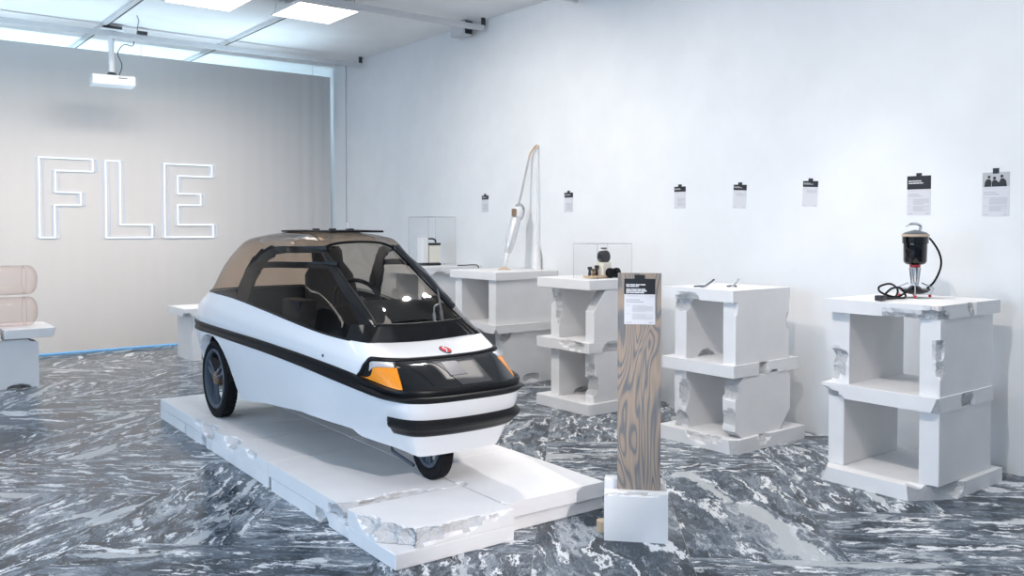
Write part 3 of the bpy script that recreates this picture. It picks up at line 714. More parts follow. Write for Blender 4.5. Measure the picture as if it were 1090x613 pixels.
tube(bm, catmull([(cmx - .09, cmy, 1.075), (cmx - .17, cmy + .02, 1.048), (cmx - .26, cmy + .06, 1.075), (cmx - .30, cmy + .05, 1.11), (cmx - .22, cmy + .03, 1.125), (cmx - .12, cmy + .04, 1.09), (cmx - .10, cmy + .06, 1.047), (cmx - .20, cmy + .05, 1.047), (cmx - .28, cmy + .03, 1.06), (cmx - .26, cmy + .0, 1.10), (cmx - .16, cmy - .0, 1.10), (cmx - .14, cmy - .02, 1.05), (cmx - .24, cmy - .02, 1.047), (cmx - .36, cmy - .01, 1.047)], 8), .006, 8)
finish('power_cord', bm, M_BLKP, cm, True, True)
bm = bmesh.new(); box(bm, cmx - .42, cmx - .36, cmy - .03, cmy + .01, 1.0405, 1.07, bev=.006); finish('plug', bm, M_DK, cm, True, True)
cm.location.z += .004

# small scissors-like tools on the second stand
for k, (x, y, a, lab) in enumerate(((4.74, 3.93, .2, 'small blue-grey gripping tool lying open on the stand right of the plank, left of two'), (4.92, 3.83, .5, 'small pale tool with dark tip on the stand right of the plank, right of two'))):
    tl = thing('hand_tool', lab, 'tool', (x, y, 1.046), a, 'small tools lying on the stand')
    bm = bmesh.new(); tube(bm, catmull([(-.07, 0, .006), (0, 0, .008), (.06, -.01, .03), (.09, -.015, .045)], 6), .006, 8, flat=(.009, .005)); finish('blade', bm, M_METAL if k else M_RIM, tl, True)
    bm = bmesh.new(); tube(bm, catmull([(-.10, -.03, .006), (-.03, -.01, .006), (0, 0, .008)], 6), .005, 8); tube(bm, catmull([(-.10, .03, .006), (-.03, .01, .006), (0, 0, .008)], 6), .005, 8); finish('handle', bm, M_RIM if not k else M_DK, tl, True)

# wheeled machine on third stand
wx, wy = 4.92, 5.14
wm = thing('wheeled_machine', 'small wheeled machine with cream body and round black lens beside the plank top', 'machine', (wx, wy, 1.045))
bm = bmesh.new(); box(bm, wx - .03, wx + .06, wy - .05, wy + .05, 1.065, 1.17, bev=.008); finish('body', bm, M_CREAM, wm, True, True)
bm = bmesh.new(); box(bm, wx - .15, wx + .10, wy - .06, wy + .06, 1.05, 1.066, bev=.004); finish('chassis', bm, M_TAN, wm, True, True)
for y in (wy - .085, wy + .055):
    for x in (wx + .10, wx + .03):
        bm = bmesh.new(); lathe(bm, [(.012, -.004), (.03, 0), (.040, .006), (.040, .03), (.03, .036), (.012, .038)], (x, y, 1.086), 'y', 24); finish('wheel', bm, M_RUB, wm, True, True)
bm = bmesh.new(); lathe(bm, [(.0, -.03), (.05, -.028), (.052, .02), (.045, .03), (.0, .03)], (wx + .02, wy, 1.215), 'y', 32); finish('lens', bm, M_BLKG, wm, True, True)
bm = bmesh.new(); tube(bm, [(wx + .02, wy, 1.165), (wx + .02, wy, 1.20)], .014, 12); finish('neck', bm, M_DK, wm, True, True)
bm = bmesh.new(); box(bm, wx - .01, wx + .05, wy - .02, wy + .02, 1.262, 1.276, bev=.004); finish('cap', bm, M_WHITE, wm, True, True)
bm = bmesh.new(); box(bm, wx, wx + .045, wy - .012, wy + .012, 1.2765, 1.288, bev=.003); finish('knob', bm, M_DK, wm, True, True)
for x, z, h in ((wx - .13, 1.067, .07), (wx - .09, 1.067, .055), (wx - .055, 1.067, .08)):
    bm = bmesh.new(); lathe(bm, [(.012, 0), (.014, .01), (.01, h * .6), (.018, h * .75), (.018, h), (0, h + .002)], (x, wy + .0, z), 'z', 16); finish('motor', bm, M_DK if h > .06 else M_BRONZE, wm, True, True)
def acrylic_case(label, x0, x1, y0, y1, z0, z1):
    c = thing('acrylic_case', label, 'display case', ((x0 + x1) / 2, (y0 + y1) / 2, z0), group='clear acrylic covers on the stands')
    for nm, b in (('front_pane', (x0, x0 + .003, y0, y1, z0, z1)), ('side_pane', (x0 + .003, x1 - .003, y0, y0 + .003, z0, z1)), ('side_pane', (x0 + .003, x1 - .003, y1 - .003, y1, z0, z1)), ('back_pane', (x1 - .003, x1, y0, y1, z0, z1)), ('top_pane', (x0, x1, y0, y1, z1, z1 + .003))):
        bm = bmesh.new(); vs = None
        x_0, x_1, y_0, y_1, z_0, z_1 = b
        box(bm, x_0, x_1, y_0, y_1, z_0, z_1); finish(nm, bm, M_ACR, c, world=True)
    for x, y in ((x0, y0), (x0, y1), (x1, y0), (x1, y1)):
        bm = bmesh.new(); tube(bm, [(x, y, z0), (x, y, z1)], .003, 6); finish('edge', bm, M_ACRE, c, world=True)
    bm = bmesh.new(); tube(bm, [(x0, y0, z1), (x1, y0, z1), (x1, y1, z1), (x0, y1, z1)], .003, 6, closed=True); finish('top_edge', bm, M_ACRE, c, world=True)
acrylic_case('clear acrylic cover over the wheeled machine left of the plank', 4.74, 5.12, 5.0, 5.28, 1.0455, 1.32)
acrylic_case('clear acrylic cover over the cream device on the farthest right stand', 4.92, 5.26, 7.72, 8.11, 1.0455, 1.56)

# cream device
rx, ry = 5.06, 7.95
rd = thing('cream_device', 'cream and black radio-like device with carrying handle on the farthest right stand', 'device', (rx, ry, 1.046))
bm = bmesh.new(); box(bm, rx - .02, rx + .12, ry - .06, ry + .06, 1.075, 1.26, bev=.012); finish('tank', bm, M_CREAM, rd, True, True)
bm = bmesh.new(); box(bm, rx - .10, rx - .03, ry - .06, ry + .06, 1.075, 1.34, bev=.015); finish('housing', bm, M_WHITE, rd, True, True)
bm = bmesh.new(); box(bm, rx - .028, rx + .125, ry - .065, ry + .065, 1.047, 1.073, bev=.006); box(bm, rx - .10, rx - .035, ry - .05, ry + .05, 1.047, 1.073, bev=.006); finish('foot', bm, M_DK, rd, True, True)
bm = bmesh.new(); box(bm, rx - .02, rx + .12, ry - .065, ry + .065, 1.262, 1.285, bev=.005); finish('lid', bm, M_DK, rd, True, True)
bm = bmesh.new(); tube(bm, catmull([(rx - .028, ry, 1.325), (rx + .05, ry, 1.33), (rx + .09, ry, 1.315), (rx + .10, ry, 1.288)], 6), .010, 10); finish('handle', bm, M_DK, rd, True, True)
bm = bmesh.new(); tube(bm, catmull([(5.20, 7.60, 1.054), (5.28, 7.58, 1.054), (5.38, 7.58, 1.056), (5.42, 7.538, 1.046), (5.42, 7.53, .97)], 6), .006, 8)
o = finish('cable', bm, M_DK, None, True); tag(rebase(o), 'short dark cable hanging over the front edge of the farthest right stand', 'cable')

# transparent hand vacuum with long rod
vc = thing('vacuum_cleaner', 'silver see-through stick vacuum cleaner leaning on its long thin rod by the wall', 'vacuum cleaner', (5.14, 6.7, 1.046))
def vp(x, z, y=6.7): return (x, y, z)
A, B = Vector(vp(5.165, 1.20)), Vector(vp(5.30, 1.62))
ax_ = (B - A)
bm = bmesh.new(); tube(bm, [A + ax_ * u for u in (0, .05, .3, .7, .82)], [.022, .038, .050, .050, .046], 24); finish('dust_tank', bm, M_SILV, vc, True, True)
bm = bmesh.new(); tube(bm, [A + ax_ * u for u in (.825, .9, 1.0, 1.06)], [.048, .054, .050, .03], 24); finish('motor_head', bm, M_WHITE, vc, True, True)
bm = bmesh.new(); box(bm, 5.215, 5.245, 6.66, 6.70, 1.56, 1.63, bev=.006); finish('battery', bm, M_BRONZE, vc, True, True)
bm = bmesh.new(); tube(bm, catmull([vp(5.27, 1.65), vp(5.31, 1.675), vp(5.36, 1.65), vp(5.365, 1.60), vp(5.34, 1.54), vp(5.31, 1.53)], 5), .012, 10); finish('grip', bm, M_METAL, vc, True, True)
for y in (6.692, 6.708):
    bm = bmesh.new(); tube(bm, [(5.30, y, 1.65), (5.435, y, 2.14)], .005, 8); finish('rod', bm, M_METAL, vc, True, True)
bm = bmesh.new(); tube(bm, catmull([(5.43, 6.70, 2.12), (5.44, 6.69, 2.17), (5.45, 6.64, 2.225), (5.448, 6.605, 2.245), (5.446, 6.60, 2.215)], 5), .010, 10); finish('hook', bm, M_TAN, vc, True, True)
bm = bmesh.new(); tube(bm, [vp(5.13, 1.07), vp(5.15, 1.14), vp(5.168, 1.20)], [.012, .016, .024], 14); finish('nozzle', bm, M_WHITE, vc, True, True)
bm = bmesh.new(); lathe(bm, [(.0, 1.047), (.062, 1.047), (.058, 1.054), (.02, 1.068), (.0, 1.072)], (5.128, 6.7, 0), seg=28); finish('suction_foot', bm, M_TAN, vc, True, True)
ps = thing('shadow_post', 'slim white post with flared base holding the vacuum rod against the wall', 'post', (5.43, 6.58, 1.046))  # solid shape built in place of a cast shadow on the wall
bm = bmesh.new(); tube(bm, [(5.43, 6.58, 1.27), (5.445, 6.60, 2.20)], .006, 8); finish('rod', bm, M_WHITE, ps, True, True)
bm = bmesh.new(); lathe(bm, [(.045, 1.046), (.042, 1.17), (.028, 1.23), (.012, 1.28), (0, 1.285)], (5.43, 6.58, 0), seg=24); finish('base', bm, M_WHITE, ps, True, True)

# ------------------------------------------------------------------ the car (local: x right, y to the tail, z up from the platform)
car = thing('three_wheeled_car', 'small white three-wheeled bubble car with brown tinted canopy on the low block platform', 'car', (2.47, 3.47, .1475), TH)
PL = [(0, 0), (.18, .010), (.29, .04), (.352, .12), (.39, .30), (.43, .60), (.47, 1.0), (.495, 1.5), (.515, 2.0), (.515, 2.45), (.508, 2.68), (.46, 2.84), (.22, 2.92), (0, 2.93)]
def ring(zs, inset=0, ovr={}): return [Vector((x - inset if x > .1 else x, y, z)) for (x, y), z in zip(PL, zs)]
r2 = ring([.470, .470, .472, .474, .486, .512, .548, .572, .586, .592, .590, .592, .594, .595])
r3 = [Vector(p) for p in [(0, .045, .517), (.18, .052, .517), (.285, .085, .520), (.345, .150, .527), (.386, .30, .553), (.43, .60, .588), (.47, 1.0, .618), (.496, 1.5, .638), (.517, 2.0, .650), (.520, 2.45, .655), (.512, 2.68, .660), (.462, 2.84, .662), (.22, 2.92, .664), (0, 2.93, .665)]]
r4 = [Vector(p) for p in [(0, .19, .605), (.18, .195, .605), (.285, .215, .609), (.348, .26, .613), (.389, .36, .616), (.431, .61, .628), (.471, 1.0, .648), (.498, 1.5, .665), (.521, 2.0, .685), (.527, 2.45, .70), (.515, 2.67, .703), (.455, 2.82, .705), (.22, 2.89, .706), (0, 2.90, .707)]]
r5 = [Vector(p) for p in [(0, .275, .640), (.18, .28, .642), (.285, .295, .648), (.352, .33, .654), (.391, .42, .657), (.429, .64, .668), (.467, 1.0, .695), (.495, 1.5, .728), (.518, 2.0, .760), (.520, 2.44, .780), (.505, 2.64, .783), (.44, 2.78, .785), (.21, 2.85, .786), (0, 2.86, .787)]]
r6 = [Vector(p) for p in [(0, .50, .700), (.17, .497, .705), (.272, .475, .715), (.345, .458, .722), (.390, .57, .729), (.420, .80, .742), (.440, 1.05, .764), (.462, 1.5, .808), (.483, 2.0, .852), (.485, 2.40, .866), (.470, 2.54, .869), (.39, 2.66, .871), (.19, 2.715, .872), (0, 2.72, .872)]]
K1 = [Vector(p) for p in [(0, .535, .788), (.14, .533, .790), (.215, .525, .796), (.264, .515, .80), (.345, .60, .80), (.398, .83, .806), (.427, 1.08, .825), (.450, 1.5, .862), (.470, 1.98, .902), (.470, 2.36, .915), (.452, 2.50, .916), (.372, 2.61, .917), (.18, 2.665, .918), (0, 2.67, .918)]]
K3 = [Vector(p) for p in [(0, 1.225, 1.218), (.11, 1.228, 1.213), (.175, 1.235, 1.202), (.222, 1.245, 1.186), (.262, 1.275, 1.188), (.305, 1.32, 1.195), (.345, 1.38, 1.202), (.372, 1.62, 1.207), (.383, 1.9, 1.208), (.375, 2.13, 1.200), (.350, 2.23, 1.195), (.28, 2.30, 1.19), (.14, 2.34, 1.19), (0, 2.35, 1.19)]]
K2 = []
for i in range(14):
    m = (K1[i] + K3[i]) / 2; b = .010 if i < 3 else (.0 if i == 3 else .022)
    d = Vector((1, 0, 0)) if 3 < i < 11 else (Vector((0, 1, 0)) if i >= 11 else Vector((0, -1, .6)))
    if i == 10: d = Vector((.8, .6, 0))
    K2.append(m + d * b)
K4 = [Vector((p.x * .80, 1.72 + (p.y - 1.72) * .80, p.z + .045)) for p in K3]
K5 = [Vector((p.x * .40, 1.72 + (p.y - 1.72) * .45, 1.274)) for p in K3]
K6 = [Vector((0, 1.72 + (p.y - 1.72) * .30, 1.280)) for p in K3]
def cr1(a, b, c, d, u): return .5 * ((2 * b) + (c - a) * u + (2 * a - 5 * b + 4 * c - d) * u * u + (3 * b - a - 3 * c + d) * u ** 3)
def rowpt(rg, a):
    """point on a ring at column position a (0 nose .. 13 tail), negative a is the right side"""
    s = 1 if a < 0 else -1; a = min(abs(a), 12.9999); i = int(a); u = a - i
    def g_(k):
        if k < 0: p = rg[-k]; return Vector((-p.x, p.y, p.z))
        if k > 13: p = rg[26 - k]; return Vector((-p.x, p.y, p.z))
        return rg[k]
    p = cr1(g_(i - 1), g_(i), g_(i + 1), g_(i + 2), u)
    return Vector((s * p.x, p.y, p.z))
def S(rings, a, v):
    i = min(int(v), len(rings) - 2); u = v - i
    P_ = [rowpt(rings[max(0, min(len(rings) - 1, k))], a) for k in (i - 1, i, i + 1, i + 2)]
    return cr1(P_[0], P_[1], P_[2], P_[3], u)
BODY = [r2, r3, r4, r5, r6]                   # v: 0 .. 4
CAN = [r6, K1, K2, K3, K4, K5, K6]            # v: 0 .. 6
SIL = [(-1, .192), (.0, .192), (.12, .202), (.25, .224), (.42, .236), (.50, .240), (.56, .272), (.8, .277), (1.06, .284), (1.57, .250), (1.97, .208), (1.99, .222), (2.04, .33), (2.10, .43), (2.17, .50), (2.25, .55), (2.36, .583), (2.46, .585), (2.56, .562), (2.65, .51), (2.72, .44), (2.77, .35), (2.80, .30), (9, .30)]
def interp(tb, x):
    for (a, b), (c, d) in zip(tb, tb[1:]):
        if x <= c: return b + (d - b) * (x - a) / (c - a)
    return tb[-1][1]
def zbot(p): return min(interp(SIL, p.y), p.z - .012)
def Low(a, z):
    p = rowpt(r2, a); q1, q2 = rowpt(r2, a + .03), rowpt(r2, a - .03)
    tdir = (q1 - q2).normalized(); nrm = Vector((tdir.y, -tdir.x, 0))
    if nrm.dot(Vector((0, 1.4, 0)) - Vector((p.x, p.y, 0))) < 0: nrm = -nrm
    nrm.normalize(); dpt = max(0, p.z - z) / .27
    k = .11 if abs(a) < 3.4 else (.11 - (abs(a) - 3.4) * .03 if abs(a) < 5.9 else .035)
    if abs(a) > 10: k = .06
    return Vector((p.x, p.y, z)) + nrm * k * dpt ** 1.35
def grid(bm, rows, mi=0, wrap=False):
    vs = [[bm.verts.new(p) for p in r] for r in rows]
    for r1, r2_ in zip(vs, vs[1:]):
        n = len(r1)
        for i in range(n if wrap else n - 1):
            try: bm.faces.new((r1[i], r1[(i + 1) % n], r2_[(i + 1) % n], r2_[i])).material_index = mi
            except ValueError: pass
    return vs
def lins(a, b, n): return [a + (b - a) * i / n for i in range(n + 1)]
AA = []
for i in range(-13, 13):
    n = 26 if abs(i + .5) > 7 and abs(i + .5) < 11 else 8
    AA += [i + k / n for k in range(n)]
# white body shell
bm = bmesh.new(); rows = []
for f in (0, .15, .35, .55, .8, 1):
    rows.append([Low(a, zbot(rowpt(r2, a)) + (rowpt(r2, a).z - zbot(rowpt(r2, a))) * f) for a in AA])
lip = [Vector((p.x * .90, 1.4 + (p.y - 1.4) * .97, p.z + .004)) for p in rows[0]]
rows = [lip] + rows
for v in [k / 6 for k in range(1, 25)]: rows.append([S(BODY, a, v) for a in AA])
rows.append([S([r6, r6], a, 0) + Vector((-.012 if S(BODY, a, 4).x > 0 else .012, 0, -.002)) for a in AA])
grid(bm, rows, wrap=True); bmesh.ops.remove_doubles(bm, verts=bm.verts, dist=1e-5)
body = finish('body_shell', bm, M_CARW, car, True)
# inner liner (dark)
bm = bmesh.new(); rows = []
for v in (0.3, 1, 2, 3, 3.9):
    rows.append([Vector(((p := S(BODY, a, v)).x * .955, 1.45 + (p.y - 1.45) * .975, p.z - .004)) for a in AA[::2]])
vs = grid(bm, rows, wrap=True); bm.faces.new(vs[0]); finish('inner_tub', bm, M_LINER, car, True)

def overlay(fn, ns, nt, off, back=-.004, rim=True):
    """thin panel over a surface; fn(s, t) -> surface point; off(s, t) or number: stand-off"""
    bm = bmesh.new(); rows = []; 
    for j in range(nt + 1):
        row = []
        for i in range(ns + 1):
            s_, t_ = i / ns, j / nt; p = fn(s_, t_); e = .01
            du = fn(min(1, s_ + e), t_) - fn(max(0, s_ - e), t_); dv = fn(s_, min(1, t_ + e)) - fn(s_, max(0, t_ - e))
            nn = du.cross(dv)
            if nn.length < 1e-12: nn = Vector((0, -1, 0))
            nn.normalize()
            if nn.dot(p - Vector((0, 1.5, .5))) < 0: nn = -nn
            row.append((p, nn))
        rows.append(row)
    o_ = off if callable(off) else (lambda s_, t_: off)
    F = grid(bm, [[p + n_ * o_(i / ns, j / nt) for i, (p, n_) in enumerate(r)] for j, r in enumerate(rows)])
    Bk = grid(bm, [[p + n_ * back for p, n_ in r] for r in rows])
    for j in range(nt):
        for c in (0, ns): bm.faces.new((F[j][c], F[j + 1][c], Bk[j + 1][c], Bk[j][c]))
    for i in range(ns):
        for c in (0, nt): bm.faces.new((F[c][i], F[c][i + 1], Bk[c][i + 1], Bk[c][i]))
    return bm
def mixf(a, b, t_): return a + (b - a) * t_
def sm(x): x = max(0, min(1, x)); return x * x * (3 - 2 * x)
# belt moulding all round (ridged), heavier across the nose
def beltf(s, t_): return S([r2, r3], mixf(-12.98, 12.98, s), mixf(-.02, 1.0, t_)) if 0 < t_ < 1.1 else S([r2, r3], mixf(-12.98, 12.98, s), t_)
def belto(s, t_):
    a = abs(mixf(-12.98, 12.98, s)); k = 1 - sm((a - 3.4) / 1.6)
    prof = (.55, 1.0, 1.0, .80, .45, .80, 1.0, 1.0, .55)[min(8, int(t_ * 8 + .5))]
    return (.010 + .020 * k) * prof
finish('belt_moulding', overlay(beltf, 420, 8, belto), M_BLKP, car, True)
# black band arching over the lamps
def vt(a):
    a = abs(a); return 3.0 if a < 3.35 else 3.0 - 2.0 * ((a - 3.35) / 1.1) ** 2
def bandp(a, dv=0, off=.006):
    return S(BODY, a, vt(a) + dv)
bm = bmesh.new(); pts = [bandp(a) for a in lins(-4.45, 4.45, 140)]
tube(bm, pts, .013, 10); 
finish('lamp_band', bm, M_BLKP, car, True)
def lowv(a): return 1.02
def ov(a0, a1, v0, v1, off, ns=30, nt=10):
    """patch between column positions a0(t), a1(t) and v limits"""
    f0 = a0 if callable(a0) else (lambda t_: a0); f1 = a1 if callable(a1) else (lambda t_: a1)
    def fn(s, t_):
        a = mixf(f0(t_), f1(t_), s); lo = v0(a) if callable(v0) else v0; hi = v1(a) if callable(v1) else v1
        return S(BODY, a, mixf(lo, max(lo + .01, hi), t_))
    return overlay(fn, ns, nt, off)
finish('backing', ov(-4.42, 4.42, 1.0, lambda a: vt(a) - .02, .002, 80, 8), M_BLKP, car, True)
finish('front_panel', ov(lambda t_: -2.47 + .52 * t_, lambda t_: 2.47 - .52 * t_, 1.05, 2.80, .006, 40, 10), M_BLKG, car, True)
finish('headlamp_cover', ov(lambda t_: -.85 + .10 * t_, lambda t_: .15 + .40 * t_, 1.15, 2.55, .0085, 20, 8), M_SMOKE, car, True)
finish('headlamp', ov(lambda t_: -.22 + .05 * t_, .30, 1.55, 2.35, .0105, 16, 8), M_HEADL, car, True)
for s_ in (1, -1):
    i0 = (lambda t_: s_ * (2.60 - .45 * t_)); i1 = (lambda t_: s_ * (4.36 - .62 * t_))
    top_ = lambda a: min(2.72, vt(a) - .26)
    f = finish('indicator_lamp', ov(i0, i1, 1.06, lambda a: mixf(1.06, top_(a), .62), .007, 24, 8), M_ORANGE, car, True); f['label'] = 'orange indicator lens'
    i0b = (lambda t_: s_ * (2.31 - .17 * t_)); i1b = (lambda t_: s_ * (3.98 - .30 * t_))
    f = finish('side_lamp', ov(i0b, i1b, lambda a: mixf(1.06, top_(a), .64), top_, .007, 24, 6), M_CLEARL, car, True)
# bumper on the nose
def bumpf(s, t_):
    a = mixf(-3.6, 3.6, s); return Low(a, mixf(.306, .392, t_) - .006 * (1 - sm(abs(a) / 3)))
def bumpo(s, t_):
    e = min(s, 1 - s) * 40; return (.010 + .022 * sm(e)) * (.05, .45, .60, .72, 1.12, 1.15, .45)[min(6, int(t_ * 6 + .5))]
finish('bumper', overlay(bumpf, 90, 6, bumpo), M_BLKP, car, True)
# emblem on the hood
def on_hood(x, y):
    v = 3 + (y - .28) / (.53 - .28); a = -x / .18
    return S(BODY, a, v)
e0 = on_hood(.058, .372); du = (on_hood(.09, .372) - on_hood(.03, .372)).normalized(); dv = (on_hood(.058, .39) - on_hood(.058, .35)).normalized(); nn = du.cross(dv).normalized()
if nn.z < 0: nn = -nn
def disc(bm, r, z0, z1, f=lambda a: 1, n=32, rng=(0, 2 * math.pi), c=(0, 0)):
    pts = [e0 + du * (c[0] + r * math.cos(rng[0] + (rng[1] - rng[0]) * k / n)) + dv * (c[1] + 1.6 * r * math.sin(rng[0] + (rng[1] - rng[0]) * k / n)) + nn * z0 for k in range(n)]
    prism(bm, pts, nn * (z1 - z0))
bm = bmesh.new(); disc(bm, .028, -.004, .005); em = finish('emblem', bm, M_NAVY, car)
bm = bmesh.new(); disc(bm, .0245, .0051, .006, rng=(0, 2 * math.pi)); finish('emblem_disc', bm, M_RED, em)
bm = bmesh.new(); tube(bm, catmull([e0 + du * x + dv * y + nn * .0065 for x, y in ((.012, .036), (-.005, .020), (.005, 0), (-.005, -.020), (-.012, -.036))] if True else [], 5), .0028, 6); finish('emblem_stripe', bm, M_WHITE, em)
bm = bmesh.new(); tube(bm, [S(BODY, 5.4, 1.9) + Vector((.002, 0, 0)), S(BODY, 5.4, 1.9) + Vector((-.004, 0, 0))], .008, 12); finish('lock', bm, M_DK, car)
# tail lamps
for s_ in (1, -1):
    f0 = s_ * 11.0; f1 = s_ * 11.6
    bm = overlay(lambda s, t_: Low(mixf(f0, f1, s), mixf(.42, .56, t_)), 8, 6, .008); f = finish('tail_lamp', bm, M_RED, car, True); f['label'] = 'red tail lamp'
# black cowl under the windscreen
bm = overlay(lambda s, t_: S(CAN[:2], mixf(-4.1, 4.1, s), t_), 60, 6, .003); finish('cowl', bm, M_COWL, car, True)
# windscreen and tinted canopy
bm = bmesh.new(); grid(bm, [[S(CAN, a, v) for a in lins(-3, 3, 36)] for v in lins(1, 3, 10)]); finish('windscreen', bm, M_WS, car, True)
bm = bmesh.new(); aa = lins(3, 23, 240)
def wrapa(a): return a if a <= 13 else a - 26
grid(bm, [[S(CAN, wrapa(a), v) for a in aa] for v in [0, .25, .5, .75] + lins(1, 3, 12)])
grid(bm, [[S(CAN, wrapa(a), v) for a in lins(0, 26, 312)[:-1]] for v in lins(3, 6, 15)], wrap=True)
bmesh.ops.remove_doubles(bm, verts=bm.verts, dist=1e-4)
finish('canopy', bm, M_TINT, car, True)
# screen frame
def surf_tube(nm, pts, r, m=M_BLKP, flat=None):
    bm = bmesh.new(); tube(bm, pts, r, 10, flat=flat); return finish(nm, bm, m, car, True)
for s_ in (1, -1):
    surf_tube('screen_pillar', [S(CAN, 3.0 * s_, v) for v in lins(1, 3, 20)], .007)
surf_tube('screen_header', [S(CAN, a, 3) for a in lins(-3, 3, 40)], .008)
for s_ in (1, -1):
    finish('pillar_panel', overlay(lambda s, t_: S(CAN, s_ * mixf(3.0, 3.75 - .30 * t_, s), mixf(.95, 3.0, t_)), 8, 20, .002), M_BLKG, car, True)
surf_tube('screen_sill', [S(CAN, a, 1) for a in lins(-3, 3, 40)], .009)
surf_tube('canopy_seal', [S(CAN, a, 0) for a in lins(3.9, 13, 120)] + [S(CAN, -a, 0) for a in lins(13, 3.9, 120)], .005)
# door frame on each side, following the canopy
cloud = {s_: [(lambda p: (p.y, p.z, p.x))(S(CAN, s_ * a, v)) for a in lins(3, 10.5, 90) for v in lins(0, 3.1, 50)] for s_ in (1, -1)}
def on_side(y, z, s_): return min(cloud[s_], key=lambda c: (c[0] - y) ** 2 + (c[1] - z) ** 2)[2]
def bar(pts, w, s_):
    P_ = catmull([(y, z, 0) for y, z in pts], 6); P_ = [(p[0], p[1]) for p in P_]
    xs = [on_side(y, z, s_) for y, z in P_]
    for _ in range(3): xs = [xs[0]] + [(xs[i - 1] + xs[i] + xs[i + 1]) / 3 for i in range(1, len(xs) - 1)] + [xs[-1]]
    bm = bmesh.new(); secs = []
    for i, (y, z) in enumerate(P_):
        a, b = P_[max(0, i - 1)], P_[min(len(P_) - 1, i + 1)]; d = Vector((b[0] - a[0], b[1] - a[1])).normalized(); n_ = Vector((-d.y, d.x)) * (w[i * (len(w) - 1) // (len(P_) - 1)] if isinstance(w, list) else w) / 2
        x = xs[i] + .006 * s_ * 1
        secs.append([bm.verts.new((x + k * s_ , y + n_.x * q, z + n_.y * q)) for q, k in ((1, 0), (1, .012), (-1, .012), (-1, 0))])
    for A_, B_ in zip(secs, secs[1:]):
        for k in range(4): bm.faces.new((A_[k], A_[(k + 1) % 4], B_[(k + 1) % 4], B_[k]))
    bm.faces.new(secs[0]); bm.faces.new(secs[-1][::-1]); return bm
for s_ in (1, -1):
    finish('door_frame', bar([(1.94, .85), (1.88, .94), (1.81, 1.03), (1.73, 1.105), (1.64, 1.150), (1.52, 1.168), (1.35, 1.173), (1.20, 1.176)], [.17, .155, .14, .115, .075, .045, .04, .04, .04], s_), M_BLKP, car, True)
    finish('window_bar', bar([(1.78, 1.068), (1.5, 1.082), (1.2, 1.088), (1.04, 1.09)], .036, s_), M_BLKP, car, True)
# roof hatch
hz = lambda x, y: 1.284 - .35 * x * x
h = thing('x', 'x', 'x'); bpy.data.objects.remove(h)
bm = bmesh.new()
for a, b in (((-.17, 1.25), (-.17, 2.0)), ((.17, 1.25), (.17, 2.0)), ((-.17, 1.25), (.17, 1.25)), ((-.17, 2.0), (.17, 2.0))):
    tube(bm, [(a[0] + (b[0] - a[0]) * u, a[1] + (b[1] - a[1]) * u, 1.283 - .012 * abs(a[1] + (b[1] - a[1]) * u - 1.65)) for u in lins(0, 1, 6)], .006, 8)
hf = finish('roof_hatch', bm, M_BLKP, car, True)
bm = bmesh.new(); box(bm, -.165, .165, 1.255, 1.995, 1.280, 1.283); finish('hatch_pane', bm, M_TINT, hf)
for y in (1.35, 1.6, 1.85):
    bm = bmesh.new(); box(bm, -.02, .02, y - .015, y + .015, 1.284, 1.296, bev=.004); finish('hinge', bm, M_DK, hf)
# wipers
def wiper(px, pts_arm, p0, p1):
    bm = bmesh.new(); tube(bm, [(px, .585, .742), (px, .575, .775)], .016, 14); wp = finish('wiper', bm, M_DK, car, True)
    bm = bmesh.new(); tube(bm, catmull(pts_arm, 5), .0055, 8); tube(bm, catmull(pts_arm[:3], 4)[:5], .010, 8); finish('wiper_arm', bm, M_GUN, wp, True)
    if p0 is not None:
        bm = bmesh.new(); tube(bm, [p0, (p0 + p1) / 2 + Vector((0, -.004, .004)), p1], .011, 8, flat=(.011, .018)); finish('wiper_blade', bm, M_DK, wp, True)
        bm = bmesh.new(); q0, q1 = p0.lerp(p1, .2), p0.lerp(p1, .8); tube(bm, [q0 + Vector((0, -.012, .010)), (q0 + q1) / 2 + Vector((0, -.025, .02)), q1 + Vector((0, -.012, .010))], .005, 8); finish('blade_bridge', bm, M_GUN, wp, True)
nw = Vector((.004, -.022, .018))
w0, w1 = S(CAN, -3.0, 2.85) + nw, S(CAN, -3.0, 1.42) + nw
q = w0.lerp(w1, .76) + Vector((-.004, -.016, .010))
wiper(.165, [(.166, .560, .79), (.180, .595, .845), tuple(Vector((.180, .595, .845)).lerp(q, .5)), tuple(q)], w0, w1)
w0, w1 = S(CAN, -2.82, 2.55) + nw, S(CAN, -2.86, 1.30) + nw
q = w0.lerp(w1, .93) + Vector((-.004, -.016, .010))
wiper(.115, [(.118, .560, .79), (.124, .575, .835), (.142, .600, .868), (.176, .612, .880)], w0, w1)
# cabin
bm = bmesh.new()
rows = [[(x, y, z + .02 * math.cos(x * 5)) for x in lins(-.36, .36, 12)] for y, z in ((.58, .785), (.70, .82), (.85, .862), (.95, .872), (1.02, .85), (1.05, .76), (1.06, .64))]
grid(bm, rows); bmesh.ops.solidify(bm, geom=bm.faces[:], thickness=.01); finish('dashboard', bm, M_DARKG, car, True)
bm = bmesh.new(); c = Vector((-.04, 1.17, .875)); ring_ = []
for k in range(40):
    a = 2 * math.pi * k / 40; ring_.append(c + Vector((.14 * math.cos(a), .05 * math.sin(a), .115 * math.sin(a))))
tube(bm, ring_, .013, 10, closed=True); sw = finish('steering_wheel', bm, M_BLKP, car, True)
bm = bmesh.new()
for a in (0, 2.1, 4.2): tube(bm, [c, c + Vector((.135 * math.cos(a), .048 * math.sin(a), .11 * math.sin(a)))], .010, 8)
tube(bm, [c + Vector((0, -.02, 0)), c + Vector((0, -.12, -.06))], .03, 12); finish('steering_hub', bm, M_BLKP, sw, True)
